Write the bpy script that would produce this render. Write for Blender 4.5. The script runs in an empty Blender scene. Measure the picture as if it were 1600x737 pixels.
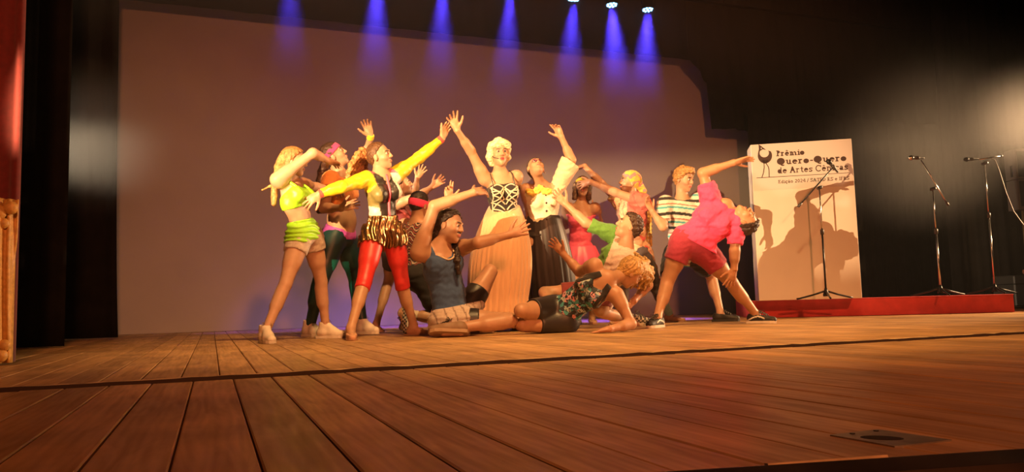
import bpy, math, random
import numpy as np
from mathutils import Matrix, Vector
random.seed(7); rng = np.random.default_rng(7)
SC = bpy.context.scene
COL = SC.collection

# ------------------------------------------------------------------ camera
CH, FPX = 0.23, 1200.0                       # lens 0.23 m above the boards
YAW, ROLL = math.radians(21.4), math.radians(1.58)
PITCH = math.atan(108.5 * math.cos(ROLL) / FPX)
A3 = lambda *a: np.array(a, float)
F0 = A3(math.sin(YAW), math.cos(YAW), 0); R0 = A3(math.cos(YAW), -math.sin(YAW), 0); Z = A3(0, 0, 1)
FW = F0 * math.cos(PITCH) + Z * math.sin(PITCH); U0 = np.cross(R0, FW)
RC = math.cos(ROLL) * R0 - math.sin(ROLL) * U0
UC = math.sin(ROLL) * R0 + math.cos(ROLL) * U0
CP = A3(0, 0, CH)
cam = bpy.data.cameras.new('camera'); camo = bpy.data.objects.new('camera', cam); COL.objects.link(camo)
cam.sensor_width = 36; cam.lens = 36 * FPX / 1600; cam.clip_start = 0.05; cam.clip_end = 200
camo.matrix_world = Matrix(((RC[0], UC[0], -FW[0], CP[0]), (RC[1], UC[1], -FW[1], CP[1]), (RC[2], UC[2], -FW[2], CP[2]), (0, 0, 0, 1)))
SC.camera = camo

# ------------------------------------------------------------------ light
SC.view_settings.view_transform = 'Standard'; SC.view_settings.look = 'None'
SC.view_settings.exposure = 0.0; SC.view_settings.gamma = 1.0; SC.view_settings.use_curve_mapping = False
W = bpy.data.worlds.new('world'); SC.world = W; W.use_nodes = True
W.node_tree.nodes['Background'].inputs[0].default_value = (0.05, 0.035, 0.03, 1)
W.node_tree.nodes['Background'].inputs[1].default_value = 0.05

def spot(name, loc, target, power, color, size_deg, blend=0.5, radius=0.1):
    l = bpy.data.lights.new(name, 'SPOT'); l.energy = power; l.color = color
    l.spot_size = math.radians(size_deg); l.spot_blend = blend; l.shadow_soft_size = radius
    o = bpy.data.objects.new(name, l); COL.objects.link(o); o.location = loc
    o.rotation_euler = (Vector(target) - Vector(loc)).to_track_quat('-Z', 'Y').to_euler()
    return o
KEY, KEYT = (-3.1, 2.1, 1.4), (3.0, 6.75, 1.25)
spot('front_wash', (0.5, -8.0, 5.0), (3.2, 8.5, 1.2), 5000, (1.0, 0.29, 0.10), 50, 0.9, 0.3)
spot('bridge_light', (2.2, 2.0, 6.9), (2.8, 5.6, 0.0), 3100, (1.0, 0.53, 0.18), 62, 0.9, 0.25)  # added overhead spot that brightens the floor around the dancers
spot('key_light', KEY, KEYT, 6800, (1.0, 0.59, 0.26), 32, 0.45, 0.008)
spot('side_boom_light', (12.4, 5.2, 2.3), (4.0, 6.7, 0.7), 4800, (1.0, 0.60, 0.30), 46, 0.6, 0.12)
spot('side_boom_light', (-3.6, 8.0, 1.9), (6.4, 7.5, 1.15), 3200, (1.0, 0.74, 0.46), 16, 0.6, 0.10)
spot('side_boom_light', (-3.4, 7.6, 2.0), (-0.6, 9.1, 2.1), 160, (1.0, 0.88, 0.72), 34, 0.8, 0.12)

# ------------------------------------------------------------------ helpers
def ray(u, v): return FW + RC * (u - 800) / FPX - UC * (v - 368.5) / FPX
def at(u, v, Y):                              # the point of depth Y seen at a pixel
    d = ray(u, v); return CP + d * (Y / d[1])
def atz(u, v, z=0.0):
    d = ray(u, v); return CP + d * ((z - CH) / d[2])
def on_floor(u, Y, z=0.0):                    # stage point of depth Y in pixel column u
    k = (u - 800) / FPX
    # (q.rc) - k (q.fw) = 0 with q = (X, Y, z-CH)
    n = RC - k * FW
    return A3(-(n[1] * Y + n[2] * (z - CH)) / n[0], Y, z)
def dv(r, u, t):                              # right, up, towards the audience
    return R0 * r + Z * u - F0 * t
def nrm(v): v = np.asarray(v, float); return v / max(np.linalg.norm(v), 1e-9)

def link(name, me, parent=None):
    o = bpy.data.objects.new(name, me); COL.objects.link(o)
    if parent is not None: o.parent = parent
    return o
def tag(o, label=None, cat=None, group=None, kind=None):
    if label: o['label'] = label
    if cat: o['category'] = cat
    if group: o['group'] = group
    if kind: o['kind'] = kind
    return o
def thing(name, loc, label, cat, group=None):
    o = bpy.data.objects.new(name, None); COL.objects.link(o); o.location = [float(x) for x in loc]; o.empty_display_size = 0.1
    return tag(o, label, cat, group)

def mesh_np(name, v, f, mat, col=None, smooth=True):
    v = np.asarray(v, np.float32); f = np.asarray(f, np.int32)
    me = bpy.data.meshes.new(name); n = f.shape[1]
    me.vertices.add(len(v)); me.vertices.foreach_set('co', v.ravel())
    me.loops.add(f.size); me.loops.foreach_set('vertex_index', f.ravel())
    me.polygons.add(len(f)); me.polygons.foreach_set('loop_start', np.arange(0, f.size, n, dtype=np.int32))
    me.polygons.foreach_set('loop_total', np.full(len(f), n, np.int32))
    me.polygons.foreach_set('use_smooth', np.full(len(f), smooth, bool))
    if col is not None:
        a = me.color_attributes.new('col', 'FLOAT_COLOR', 'POINT')
        c = np.ones((len(v), 4), np.float32); c[:, :3] = col
        a.data.foreach_set('color', c.ravel())
    me.update(calc_edges=True); me.validate()
    if mat: me.materials.append(mat)
    return me

class MB:                                     # collects polygons into one mesh
    def __init__(s): s.v = []; s.f = []; s.m = []
    def add(s, vs, fs, mi=0):
        b = len(s.v); s.v += [tuple(map(float, x)) for x in vs]; s.f += [tuple(b + i for i in q) for q in fs]; s.m += [mi] * len(fs); return s
    def box(s, a, b, M=None, mi=0):
        vs = [A3(x, y, z) for z in (a[2], b[2]) for y in (a[1], b[1]) for x in (a[0], b[0])]
        if M is not None: vs = [M(p) for p in vs]
        return s.add(vs, [(0, 2, 3, 1), (4, 5, 7, 6), (0, 1, 5, 4), (2, 6, 7, 3), (0, 4, 6, 2), (1, 3, 7, 5)], mi)
    def tube(s, pts, rad, n=8, mi=0, cap=True):
        pts = [np.asarray(p, float) for p in pts]; rad = rad if hasattr(rad, '__len__') else [rad] * len(pts)
        vs = []; ref = None
        for i, p in enumerate(pts):
            t = nrm(pts[min(i + 1, len(pts) - 1)] - pts[max(i - 1, 0)])
            if ref is None: ref = A3(0, 0, 1) if abs(t[2]) < .9 else A3(1, 0, 0)
            a = nrm(np.cross(t, ref)); b = np.cross(t, a); ref = np.cross(a, t)
            vs += [p + rad[i] * (a * math.cos(2 * math.pi * j / n) + b * math.sin(2 * math.pi * j / n)) for j in range(n)]
        fs = [(i * n + j, i * n + (j + 1) % n, (i + 1) * n + (j + 1) % n, (i + 1) * n + j) for i in range(len(pts) - 1) for j in range(n)]
        if cap: fs += [tuple(range(n))[::-1], tuple((len(pts) - 1) * n + j for j in range(n))]
        return s.add(vs, fs, mi)
    def lathe(s, prof, M=None, n=20, mi=0):   # prof: (radius, z)
        vs = [A3(r * math.cos(2 * math.pi * j / n), r * math.sin(2 * math.pi * j / n), z) for r, z in prof for j in range(n)]
        if M is not None: vs = [M(p) for p in vs]
        fs = [(i * n + j, i * n + (j + 1) % n, (i + 1) * n + (j + 1) % n, (i + 1) * n + j) for i in range(len(prof) - 1) for j in range(n)]
        fs += [tuple(range(n))[::-1], tuple((len(prof) - 1) * n + j for j in range(n))]
        return s.add(vs, fs, mi)
    def build(s, name, mats, parent=None, smooth=False, origin=None):
        me = bpy.data.meshes.new(name)
        o0 = np.zeros(3) if origin is None else np.asarray(origin, float)
        me.from_pydata([tuple(np.array(p) - o0) for p in s.v], [], s.f)
        for m in (mats if isinstance(mats, (list, tuple)) else [mats]): me.materials.append(m)
        me.polygons.foreach_set('material_index', s.m)
        me.polygons.foreach_set('use_smooth', [smooth] * len(s.f)); me.update()
        o = link(name, me, parent); o.location = [float(x) for x in o0]
        return o
def keep(o, parent):                          # parent without moving (Empties here are only translated)
    o.parent = parent; o.location = [a - b for a, b in zip(o.location, parent.location)]
    return o

# ------------------------------------------------------------------ materials
def mat(name, color=(0.5, 0.5, 0.5), rough=0.6, metal=0.0, spec=0.5, noise=0.0, nscale=20, bump=0.0, bscale=60, attr=False, sheen=0.0, sss=0.0, stretch=None):
    m = bpy.data.materials.new(name); m.use_nodes = True; nt = m.node_tree; B = nt.nodes['Principled BSDF']
    B.inputs['Roughness'].default_value = rough; B.inputs['Metallic'].default_value = metal
    B.inputs['Specular IOR Level'].default_value = spec
    if sheen: B.inputs['Sheen Weight'].default_value = sheen
    if sss:
        B.inputs['Subsurface Weight'].default_value = sss; B.inputs['Subsurface Scale'].default_value = 0.02
    N = nt.nodes.new; L = nt.links.new
    tc = N('ShaderNodeTexCoord'); mp = N('ShaderNodeMapping'); L(tc.outputs['Object'], mp.inputs['Vector'])
    if stretch: mp.inputs['Scale'].default_value = stretch
    if attr:
        at_ = N('ShaderNodeAttribute'); at_.attribute_name = 'col'; src = at_.outputs['Color']
    else:
        rgb = N('ShaderNodeRGB'); rgb.outputs[0].default_value = (*color, 1); src = rgb.outputs[0]
    if noise:
        nz = N('ShaderNodeTexNoise'); nz.inputs['Scale'].default_value = nscale; nz.inputs['Detail'].default_value = 5
        L(mp.outputs[0], nz.inputs['Vector'])
        mr = N('ShaderNodeMapRange'); mr.inputs['From Min'].default_value = 0.3; mr.inputs['From Max'].default_value = 0.7
        mr.inputs['To Min'].default_value = 1 - noise; mr.inputs['To Max'].default_value = 1 + noise
        L(nz.outputs[0], mr.inputs[0])
        vm = N('ShaderNodeVectorMath'); vm.operation = 'SCALE'; L(src, vm.inputs[0]); L(mr.outputs[0], vm.inputs['Scale']); src = vm.outputs[0]
    L(src, B.inputs['Base Color'])
    if bump:
        nb = N('ShaderNodeTexNoise'); nb.inputs['Scale'].default_value = bscale; nb.inputs['Detail'].default_value = 4; L(mp.outputs[0], nb.inputs['Vector'])
        bm = N('ShaderNodeBump'); bm.inputs['Strength'].default_value = bump; bm.inputs['Distance'].default_value = 0.01
        L(nb.outputs[0], bm.inputs['Height']); L(bm.outputs[0], B.inputs['Normal'])
    return m
def glow(name, color, strength):
    m = bpy.data.materials.new(name); m.use_nodes = True; B = m.node_tree.nodes['Principled BSDF']
    B.inputs['Base Color'].default_value = (*color, 1); B.inputs['Emission Color'].default_value = (*color, 1); B.inputs['Emission Strength'].default_value = strength
    return m

def wood_mat():
    m = bpy.data.materials.new('worn_stage_wood'); m.use_nodes = True; nt = m.node_tree; B = nt.nodes['Principled BSDF']; N = nt.nodes.new; L = nt.links.new
    geo = N('ShaderNodeNewGeometry'); oi = N('ShaderNodeObjectInfo')
    off = N('ShaderNodeVectorMath'); off.operation = 'SCALE'; off.inputs['Scale'].default_value = 37.0
    cmb = N('ShaderNodeCombineXYZ'); L(oi.outputs['Random'], cmb.inputs[0]); L(oi.outputs['Random'], cmb.inputs[1]); L(cmb.outputs[0], off.inputs[0])
    add = N('ShaderNodeVectorMath'); L(geo.outputs['Position'], add.inputs[0]); L(off.outputs[0], add.inputs[1])
    mp = N('ShaderNodeMapping'); mp.inputs['Scale'].default_value = (9, 0.9, 9); L(add.outputs[0], mp.inputs[0])
    n1 = N('ShaderNodeTexNoise'); n1.inputs['Scale'].default_value = 2.2; n1.inputs['Detail'].default_value = 8; n1.inputs['Distortion'].default_value = 1.2; L(mp.outputs[0], n1.inputs['Vector'])
    wv = N('ShaderNodeTexWave'); wv.bands_direction = 'X'; wv.inputs['Scale'].default_value = 1.6; wv.inputs['Distortion'].default_value = 9; wv.inputs['Detail'].default_value = 3; L(mp.outputs[0], wv.inputs['Vector'])
    mx = N('ShaderNodeMath'); mx.operation = 'MULTIPLY_ADD'; L(wv.outputs['Fac'], mx.inputs[0]); mx.inputs[1].default_value = 0.13; L(n1.outputs[0], mx.inputs[2])
    cr = N('ShaderNodeValToRGB'); e = cr.color_ramp.elements
    e[0].position = 0.3; e[0].color = (0.32, 0.178, 0.072, 1); e[1].position = 0.95; e[1].color = (0.66, 0.40, 0.175, 1)
    L(mx.outputs[0], cr.inputs[0])
    n2 = N('ShaderNodeTexNoise'); n2.inputs['Scale'].default_value = 2.5; n2.inputs['Detail'].default_value = 6; L(geo.outputs['Position'], n2.inputs['Vector'])
    r2 = N('ShaderNodeMapRange'); L(n2.outputs[0], r2.inputs[0]); r2.inputs['From Min'].default_value = 0.35; r2.inputs['From Max'].default_value = 0.65; r2.inputs['To Min'].default_value = 0.72; r2.inputs['To Max'].default_value = 1.12
    rr = N('ShaderNodeMapRange'); L(oi.outputs['Random'], rr.inputs[0]); rr.inputs['To Min'].default_value = 0.8; rr.inputs['To Max'].default_value = 1.15
    m2 = N('ShaderNodeMath'); m2.operation = 'MULTIPLY'; L(r2.outputs[0], m2.inputs[0]); L(rr.outputs[0], m2.inputs[1])
    sc = N('ShaderNodeVectorMath'); sc.operation = 'SCALE'; L(cr.outputs[0], sc.inputs[0]); L(m2.outputs[0], sc.inputs['Scale'])
    L(sc.outputs[0], B.inputs['Base Color'])
    rg = N('ShaderNodeMapRange'); L(n1.outputs[0], rg.inputs[0]); rg.inputs['To Min'].default_value = 0.56; rg.inputs['To Max'].default_value = 0.34; L(rg.outputs[0], B.inputs['Roughness'])
    B.inputs['Specular IOR Level'].default_value = 0.35
    bm = N('ShaderNodeBump'); bm.inputs['Strength'].default_value = 0.18; bm.inputs['Distance'].default_value = 0.003; L(n1.outputs[0], bm.inputs['Height']); L(bm.outputs[0], B.inputs['Normal'])
    return m
WOOD = wood_mat()
M_DARK = mat('black_void', (0.01, 0.008, 0.007), 0.9)
M_BLACKCLOTH = mat('black_drape', (0.008, 0.007, 0.0065), 0.95, spec=0.1, noise=0.3, nscale=6, bump=0.3, bscale=120)
M_SCREEN = mat('grey_white_screen', (0.33, 0.285, 0.265), 0.9, noise=0.05, nscale=1.5, bump=0.05)
M_RED = mat('red_velvet', (0.13, 0.006, 0.008), 0.8, noise=0.2, nscale=30, sheen=0.5)
M_GOLD = mat('gold_drape', (0.55, 0.30, 0.07), 0.5, noise=0.25, nscale=40, bump=0.3)
M_REDPLAT = mat('red_felt', (0.62, 0.055, 0.05), 0.85, noise=0.12, nscale=9, bump=0.2, bscale=200)
M_BOARD = mat('white_painted_board', (0.62, 0.56, 0.50), 0.7, noise=0.04, nscale=4)
M_INK = mat('dark_brown_print', (0.045, 0.022, 0.016), 0.8)
M_INK2 = mat('brown_grey_print', (0.09, 0.06, 0.042), 0.8)
M_METAL = mat('black_metal', (0.02, 0.02, 0.02), 0.35, metal=0.6)
M_CHROME = mat('chrome', (0.55, 0.53, 0.5), 0.18, metal=1.0)
M_STEEL = mat('worn_steel_plate', (0.32, 0.28, 0.22), 0.45, metal=0.7, noise=0.3, nscale=25)
M_PLASTIC = mat('black_plastic', (0.045, 0.043, 0.04), 0.45)
M_TRIM = mat('pale_worn_edge', (0.50, 0.36, 0.20), 0.8, noise=0.6, nscale=9)

# ------------------------------------------------------------------ the stage floor
SEAM = 3.05
def plank_mesh(w, l):
    b = 0.003; t = 0.03
    mb = MB()
    vs = [(-w/2, 0, -t), (w/2, 0, -t), (w/2, l, -t), (-w/2, l, -t), (-w/2, 0, -b), (w/2, 0, -b), (w/2, l, -b), (-w/2, l, -b),
          (-w/2 + b, b, 0), (w/2 - b, b, 0), (w/2 - b, l - b, 0), (-w/2 + b, l - b, 0)]
    fs = [(0, 3, 2, 1)] + [(i, (i+1) % 4, 4 + (i+1) % 4, 4 + i) for i in range(4)] + [(4+i, 4+(i+1) % 4, 8+(i+1) % 4, 8+i) for i in range(4)] + [(8, 9, 10, 11)]
    me = bpy.data.meshes.new('plank'); me.from_pydata(vs, [], fs); me.materials.append(WOOD); me.update(); return me
fl = MB().box((-6, 0.6, -0.12), (14.5, 11.6, -0.032)).build('floor', M_DARK); tag(fl, kind='structure')
PW = 0.1345
# stage lip: the front edge of the boards runs obliquely in view
E1, E2 = atz(1000, 745), atz(1640, 708)
def lip_y(x):
    return 0.62 if x < E1[0] - 0.35 else E1[1] + (E2[1] - E1[1]) * (x - E1[0]) / (E2[0] - E1[0])
PB = plank_mesh(PW - 0.004, 11.55 - SEAM - 0.02)
PF = {}
x = -0.06 - 40 * PW
while x < 14.3:
    if x > -3.2:
        y0 = round(max(0.62, 0.72 if x > 0.9 else 0.62), 2)
        if y0 not in PF: PF[y0] = plank_mesh(PW - 0.004, SEAM - 0.03 - y0)
        p = link('plank', PF[y0], fl); p.location = (x + PW / 2, y0, -0.009 + random.uniform(-.0012, .0006)); p.rotation_euler.y = random.uniform(-.006, .006)
    p = link('plank', PB, fl); p.location = (x + PW / 2 - 0.045, SEAM + 0.02, random.uniform(-.0016, 0)); p.rotation_euler.y = random.uniform(-.004, .004)
    x += PW
# ragged pale strip along the joint between the two floors
mb = MB(); n = 240; vs = []
for i in range(n + 1):
    xx = -4 + 16 * i / n; j = random.uniform(-.006, .006)
    vs += [(xx, SEAM + 0.002 + j, -0.03), (xx, SEAM + 0.003 + j, 0.002 + random.uniform(-.002, .002)), (xx, SEAM + 0.018 + random.uniform(-.003, .004), 0.003), (xx, SEAM + 0.022, -0.01)]
mb.add(vs, [(4*i+a, 4*i+a+1, 4*i+a+5, 4*i+a+4) for i in range(n) for a in (1, 2)])
mb.add(vs, [(4*i, 4*i+1, 4*i+5, 4*i+4) for i in range(n)], 1)
o = mb.build('trim_1', [M_TRIM, mat('dark_board_end', (0.035, 0.02, 0.012), 0.9)]); tag(o, kind='structure')
# metal-edged lip of the stage
a = atz(1150, 741); b = atz(1640, 709); d = nrm(b - a); nn = A3(-d[1], d[0], 0)
mb = MB()
q = [a - d * .4, b + d * 1.0]
for dz, off in ():
    pass
pr = [(0.0, 0.002), (0.0, 0.010), (-0.012, 0.012), (-0.055, 0.004), (-0.06, -0.10), (-0.001, -0.10)]
vs = [e + nn * w + Z * z for e in q for w, z in pr]; k = len(pr)
mb.add(vs, [(i, (i+1) % k, k + (i+1) % k, k + i) for i in range(k)] + [tuple(range(k))[::-1], tuple(range(k, 2*k))])
o = mb.build('trim_2', mat('black_lip', (0.05, 0.04, 0.035), 0.25, metal=0.4, noise=0.5, nscale=8)); tag(o, kind='structure')
# bare worn stretch of that lip
mb = MB(); e0 = atz(1195, 737.5); e1 = atz(1381, 723.5)
mb.add([e0 + Z*.012, e1 + Z*.012, e1 + nn*-.010 + Z*.0135, e0 + nn*-.010 + Z*.0135, e0 + Z*.004, e1 + Z*.004, e1 + nn*-.012 + Z*.004, e0 + nn*-.012 + Z*.004],
       [(0, 1, 2, 3), (7, 6, 5, 4), (0, 4, 5, 1), (2, 6, 7, 3), (1, 5, 6, 2), (3, 7, 4, 0)])
o = mb.build('worn_strip', M_TRIM); tag(o, 'short bare worn wooden strip along the dark stage lip', 'strip')

# steel floor plate with a socket hole
pl = [atz(q[0], q[1], -.008) for q in ((1297, 680), (1372, 671.5), (1487, 688), (1398, 698))]
c = sum(pl) / 4; T = thing('floor_plate', c * A3(1, 1, 0), 'small worn steel socket plate let into the dark foreground boards', 'floor plate')
mb = MB(); mb.add([p * A3(1, 1, 0) + Z * z for z in (-0.02, -0.0065) for p in pl], [(3, 2, 1, 0), (4, 5, 6, 7), (0, 1, 5, 4), (1, 2, 6, 5), (2, 3, 7, 6), (3, 0, 4, 7)])
keep(mb.build('plate', M_STEEL, origin=c * A3(1, 1, 0)), T)
def slab(pts, z0, z1):
    n = len(pts); m = MB(); m.add([p * A3(1, 1, 0) + Z * z for z in (z0, z1) for p in pts], [tuple(range(n))[::-1], tuple(range(n, 2*n))] + [(i, (i+1) % n, n + (i+1) % n, n + i) for i in range(n)]); return m
hc = atz(1378, 685.3, -.008); ex = nrm(pl[2] - pl[0]); ey = A3(-ex[1], ex[0], 0)
keep(slab([hc + ex * .033 * math.cos(t) + ey * .020 * math.sin(t) for t in np.linspace(0, 6.28, 21)[:-1]], -.008, -.0060).build('socket_hole', M_DARK, origin=c * A3(1, 1, 0)), T)
for uv in ((1332, 678.7), (1369, 674.5)):
    s0 = atz(*uv, -.008); keep(slab([s0 + A3(.0045 * math.cos(t), .0045 * math.sin(t), 0) for t in np.linspace(0, 6.28, 11)[:-1]], -.008, -.005).build('screw', M_METAL, origin=c * A3(1, 1, 0)), T)

# ------------------------------------------------------------------ drapes and screen
def drape(name, path, z0, z1, m, amp=0.05, wl=0.22, label=None, cat='curtain', kind=None, group=None, top=None, seed=1, flare=0.0):
    # path: list of (x, y); pleats run along it; top(s) may lower the upper edge
    r = random.Random(seed); P = [A3(p[0], p[1], 0) for p in path]; seg = [np.linalg.norm(b - a) for a, b in zip(P, P[1:])]; Ltot = sum(seg)
    n = max(24, int(Ltot / 0.03)); nz = 26; vs = []
    ph = [r.uniform(0, 6.28) for _ in range(4)]
    for i in range(n + 1):
        s = Ltot * i / n; q = s; k = 0
        while k < len(seg) - 1 and q > seg[k]: q -= seg[k]; k += 1
        d = (P[k+1] - P[k]) / seg[k]; nn_ = A3(-d[1], d[0], 0); p = P[k] + d * q
        for j in range(nz + 1):
            t = j / nz; zt = z1 if top is None else top(p[0]); z = z0 + (zt - z0) * t
            w = s + 0.04 * math.sin(ph[0] + 2.1 * t + 3 * s)
            a = amp * (1.15 - 0.3 * t) * (math.sin(2 * math.pi * w / wl + ph[1]) + 0.45 * math.sin(2 * math.pi * w / (wl * 0.43) + ph[2] + t) + 0.6 * math.sin(2 * math.pi * w / (wl * 2.7) + ph[3]))
            edge = d * flare * (1 - t) ** 6 * (i / n)
            vs.append(p + nn_ * a * 0.6 + edge + Z * z)
    f = np.array([(i * (nz+1) + j, (i+1) * (nz+1) + j, (i+1) * (nz+1) + j + 1, i * (nz+1) + j + 1) for i in range(n) for j in range(nz)])
    o = link(name, mesh_np(name, vs, f, m)); sm = o.modifiers.new('thickness', 'SOLIDIFY'); sm.thickness = 0.006
    tag(o, label, cat if label else None, group, kind); return o

SY = 10.75
zt_l = at(178, 0.5, SY); zt_r = at(1070, 90, SY); ZTOP = 0.5 * (zt_l[2] + zt_r[2])
mb = MB().box((-2.6, SY, 0.002), (9.9, SY + 0.03, 5.2)); o = mb.build('backdrop_screen', M_SCREEN)
tag(o, 'wide plain pale projection screen hung behind the whole group of dancers', 'screen')
o = MB().box((-7, 11.4, -0.1), (15, 11.6, 8)).build('wall_back', M_DARK); tag(o, kind='structure')
o = MB().box((-6.2, 0, -0.1), (-6.0, 11.6, 8)).build('wall_left', M_DARK); tag(o, kind='structure')
o = MB().box((14.4, 0, -0.1), (14.6, 11.6, 8)).build('wall_right', M_DARK); tag(o, kind='structure')
o = MB().box((-7, 3.0, 7.5), (15, 11.6, 7.7)).build('ceiling', M_DARK); tag(o, kind='structure')
# teaser border that cuts the screen off at the top
o = drape('border_drape', [(-3, 10.45), (10.5, 10.45)], at(620, 44.5, 10.45)[2], 7.3, M_BLACKCLOTH, 0.012, 0.5, 'long black border drape hiding the top edge of the screen', seed=3)
# wing legs on the left
xe = at(105, 400, 6.96)[0]
drape('wing_drape', [(-5.5, 6.96), (xe, 6.96)], 0.01, 6.8, M_BLACKCLOTH, 0.03, 0.25, 'black wing drape behind the red and gold curtain', seed=4)
xe = at(180, 350, 9.16)[0]
drape('wing_drape', [(-5.5, 9.16), (xe, 9.16)], 0.01, 6.8, M_BLACKCLOTH, 0.03, 0.28, 'black wing drape directly beside the screen and its lit edge', seed=5, flare=0.05)
# drapes on the right: one over the screen's upper corner, one behind the board
xc0, xc1 = at(1072, 90, 10.3)[0], at(1108, 128, 10.3)[0]; zc0, zc1 = at(1072, 90, 10.3)[2], at(1108, 128, 10.3)[2]; zlow = at(1112, 200, 10.3)[2]
vs = []; n = 150
xs = np.linspace(xc0, 14.2, n)
for i, xx in enumerate(xs):
    t = min(1, max(0, (xx - xc0) / (xc1 - xc0)))
    lo = zc0 + (zc1 - zc0) * t if xx < xc1 else zlow
    for j in range(13):
        z = lo + (7.2 - lo) * j / 12
        sw = 0.05 * math.sin(xx * 9 + 0.6 * z) + 0.03 * math.sin(xx * 23 + z)
        vs.append((xx, 10.3 + sw, z))
f = [(i * 13 + j, (i+1) * 13 + j, (i+1) * 13 + j + 1, i * 13 + j + 1) for i in range(n - 1) for j in range(12)]
o = link('swagged_drape', mesh_np('swagged_drape', vs, f, M_BLACKCLOTH)); o.modifiers.new('thickness', 'SOLIDIFY').thickness = 0.006
tag(o, 'black swagged drape hanging over the upper corner of the screen above the board', 'curtain')
xe = at(1174, 300, 10.1)[0]
drape('back_drape', [(xe, 10.1), (14.2, 10.1)], 0.02, zlow + 0.3, M_BLACKCLOTH, 0.045, 0.3, 'long black pleated back drape behind the board and microphones', seed=8)
xe = at(1478, 300, 8.4)[0]
drape('wing_drape', [(xe, 8.4), (xe + .8, 8.25), (14.2, 8.3)], 0.02, 7.2, M_BLACKCLOTH, 0.05, 0.4, 'black wing drape with soft folds beside the loudspeaker', seed=9)

# red front curtain with its gold swag
cx = at(31, 300, 4.72)[0]
drape('front_curtain', [(-5.5, 4.80), (cx, 4.76)], 0.01, 6.5, M_RED, 0.045, 0.16, 'dark red velvet house curtain at the stage edge behind the gold swag', seed=12)
gx = at(24, 400, 4.62)[0]; gz = at(20, 311, 4.62)[2]
T = thing('gold_swag', (gx - .25, 4.62, 0), 'gold fringed swag with rosettes gathered against the red curtain', 'swag')
vs = []; n = 90; nz = 24
for i in range(n + 1):
    s = -0.62 + 0.62 * i / n
    for j in range(nz + 1):
        t = j / nz; z = 0.01 + (gz - 0.01) * t
        a = 0.022 * math.sin(s * 150 + 3 * t) + 0.016 * math.sin(s * 67 + 1.2 + 2 * t) + 0.02 * math.sin(s * 21)
        vs.append((gx + s * (1 - 0.05 * math.sin(3 * t)), 4.62 + a - 0.03 * math.sin(math.pi * t), z))
f = [(i*(nz+1)+j, (i+1)*(nz+1)+j, (i+1)*(nz+1)+j+1, i*(nz+1)+j+1) for i in range(n) for j in range(nz)]
o = link('pleated_cloth', mesh_np('pleated_cloth', np.array(vs) - np.array(T.location), f, M_GOLD), T); o.modifiers.new('thickness', 'SOLIDIFY').thickness = 0.008
def ball(c, r, n=10, sq=(1, 1, 1)):
    prof = [(max(r * math.sin(math.pi * i / 8), 1e-4), -r * math.cos(math.pi * i / 8)) for i in range(9)]
    return prof
for (du, z, r) in ((-.02, gz - .05, .035), (-.075, gz - .075, .04), (-.13, gz - .05, .035), (-.05, gz - .13, .028), (-.11, gz - .14, .028), (-.19, gz - .08, .04), (-.03, .1, .03), (-.045, .05, .035), (-.1, .07, .035)):
    c = A3(gx + du, 4.585, z); keep(MB().lathe(ball(c, r), lambda p, c=c: p * A3(1, .7, 1) + c, 14).build('rosette', M_GOLD, smooth=True, origin=T.location), T)

# ------------------------------------------------------------------ red platform and award board
pa, pb = atz(1172, 497), atz(1585, 487.5)
pdx = nrm((pb - pa) * A3(1, 1, 0)); pdy = A3(-pdx[1], pdx[0], 0); PL = np.linalg.norm(pb - pa); PH = 0.205
T = thing('platform', pa, 'low red felt-covered platform carrying the award board and microphones', 'platform')
def plat(p): return p[0] * pdx + p[1] * pdy + Z * p[2]
bw = 1.75
mb = MB(); mb.box((0, 0, 0.0), (PL, bw, PH - 0.012), plat); o = mb.build('body', M_REDPLAT, T)
be = o.modifiers.new('b', 'BEVEL'); be.width = 0.006; be.segments = 2
# cloth top slightly overhanging
mb = MB(); nx, ny = 40, 4; vs = []
o = MB().box((-.006, -.006, PH - 0.012), (PL + .006, bw, PH), plat).build('top_cover', M_REDPLAT, T); o.modifiers.new('b', 'BEVEL').width = 0.005
# sagging skirt folds on the front
vs = []; n = 160
for i in range(n + 1):
    s = PL * i / n
    for j in range(7):
        t = j / 6; fold = 0.006 * math.exp(-((s - 0.95 - .1 * t) / .05) ** 2) + 0.005 * math.exp(-((s - 2.05 + .06 * t) / .04) ** 2) + 0.002 * math.sin(s * 13 + t)
        vs.append(plat((s, -0.004 - abs(fold) * (1.3 - t) - .002, 0.004 + (PH - 0.016) * t)))
f = [(i*7+j, (i+1)*7+j, (i+1)*7+j+1, i*7+j+1) for i in range(n) for j in range(6)]
o = link('front_cloth', mesh_np('front_cloth', vs, f, M_REDPLAT), T)

# the board: a thick upright panel turned to the audience
def on_plat(u, v): return atz(u, v, PH)
bd_depth = 9.35                                                # camera depth of the left front corner
def atd(u, v, dep): return CP + ray(u, v) * dep
bl = atd(1186, 467, 8.75); br = atd(1347, 461, 8.55)
bl[2] = br[2] = PH
bx = nrm(br - bl); by = A3(-bx[1], bx[0], 0); BW = np.linalg.norm(br - bl)
BH = atd(1180.5, 221.5, 8.75)[2] - PH
T = thing('award_board', bl, 'tall white upright board printed with a bird emblem and award lettering', 'board')
def brd(p): return p[0] * bx + p[1] * by + Z * p[2]
TH = 0.34
o = MB().box((0, 0, 0), (BW, TH, BH), brd).build('panel', M_BOARD, T); be = o.modifiers.new('b', 'BEVEL'); be.width = 0.006; be.segments = 2
# upper printed sheet, a shade greyer, pasted on the face
o = MB().box((0.008, -0.0025, BH * 0.70), (BW - 0.008, 0.0, BH - 0.01), brd).build('printed_sheet', mat('printed_sheet', (0.54, 0.48, 0.44), 0.7), T)

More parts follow.
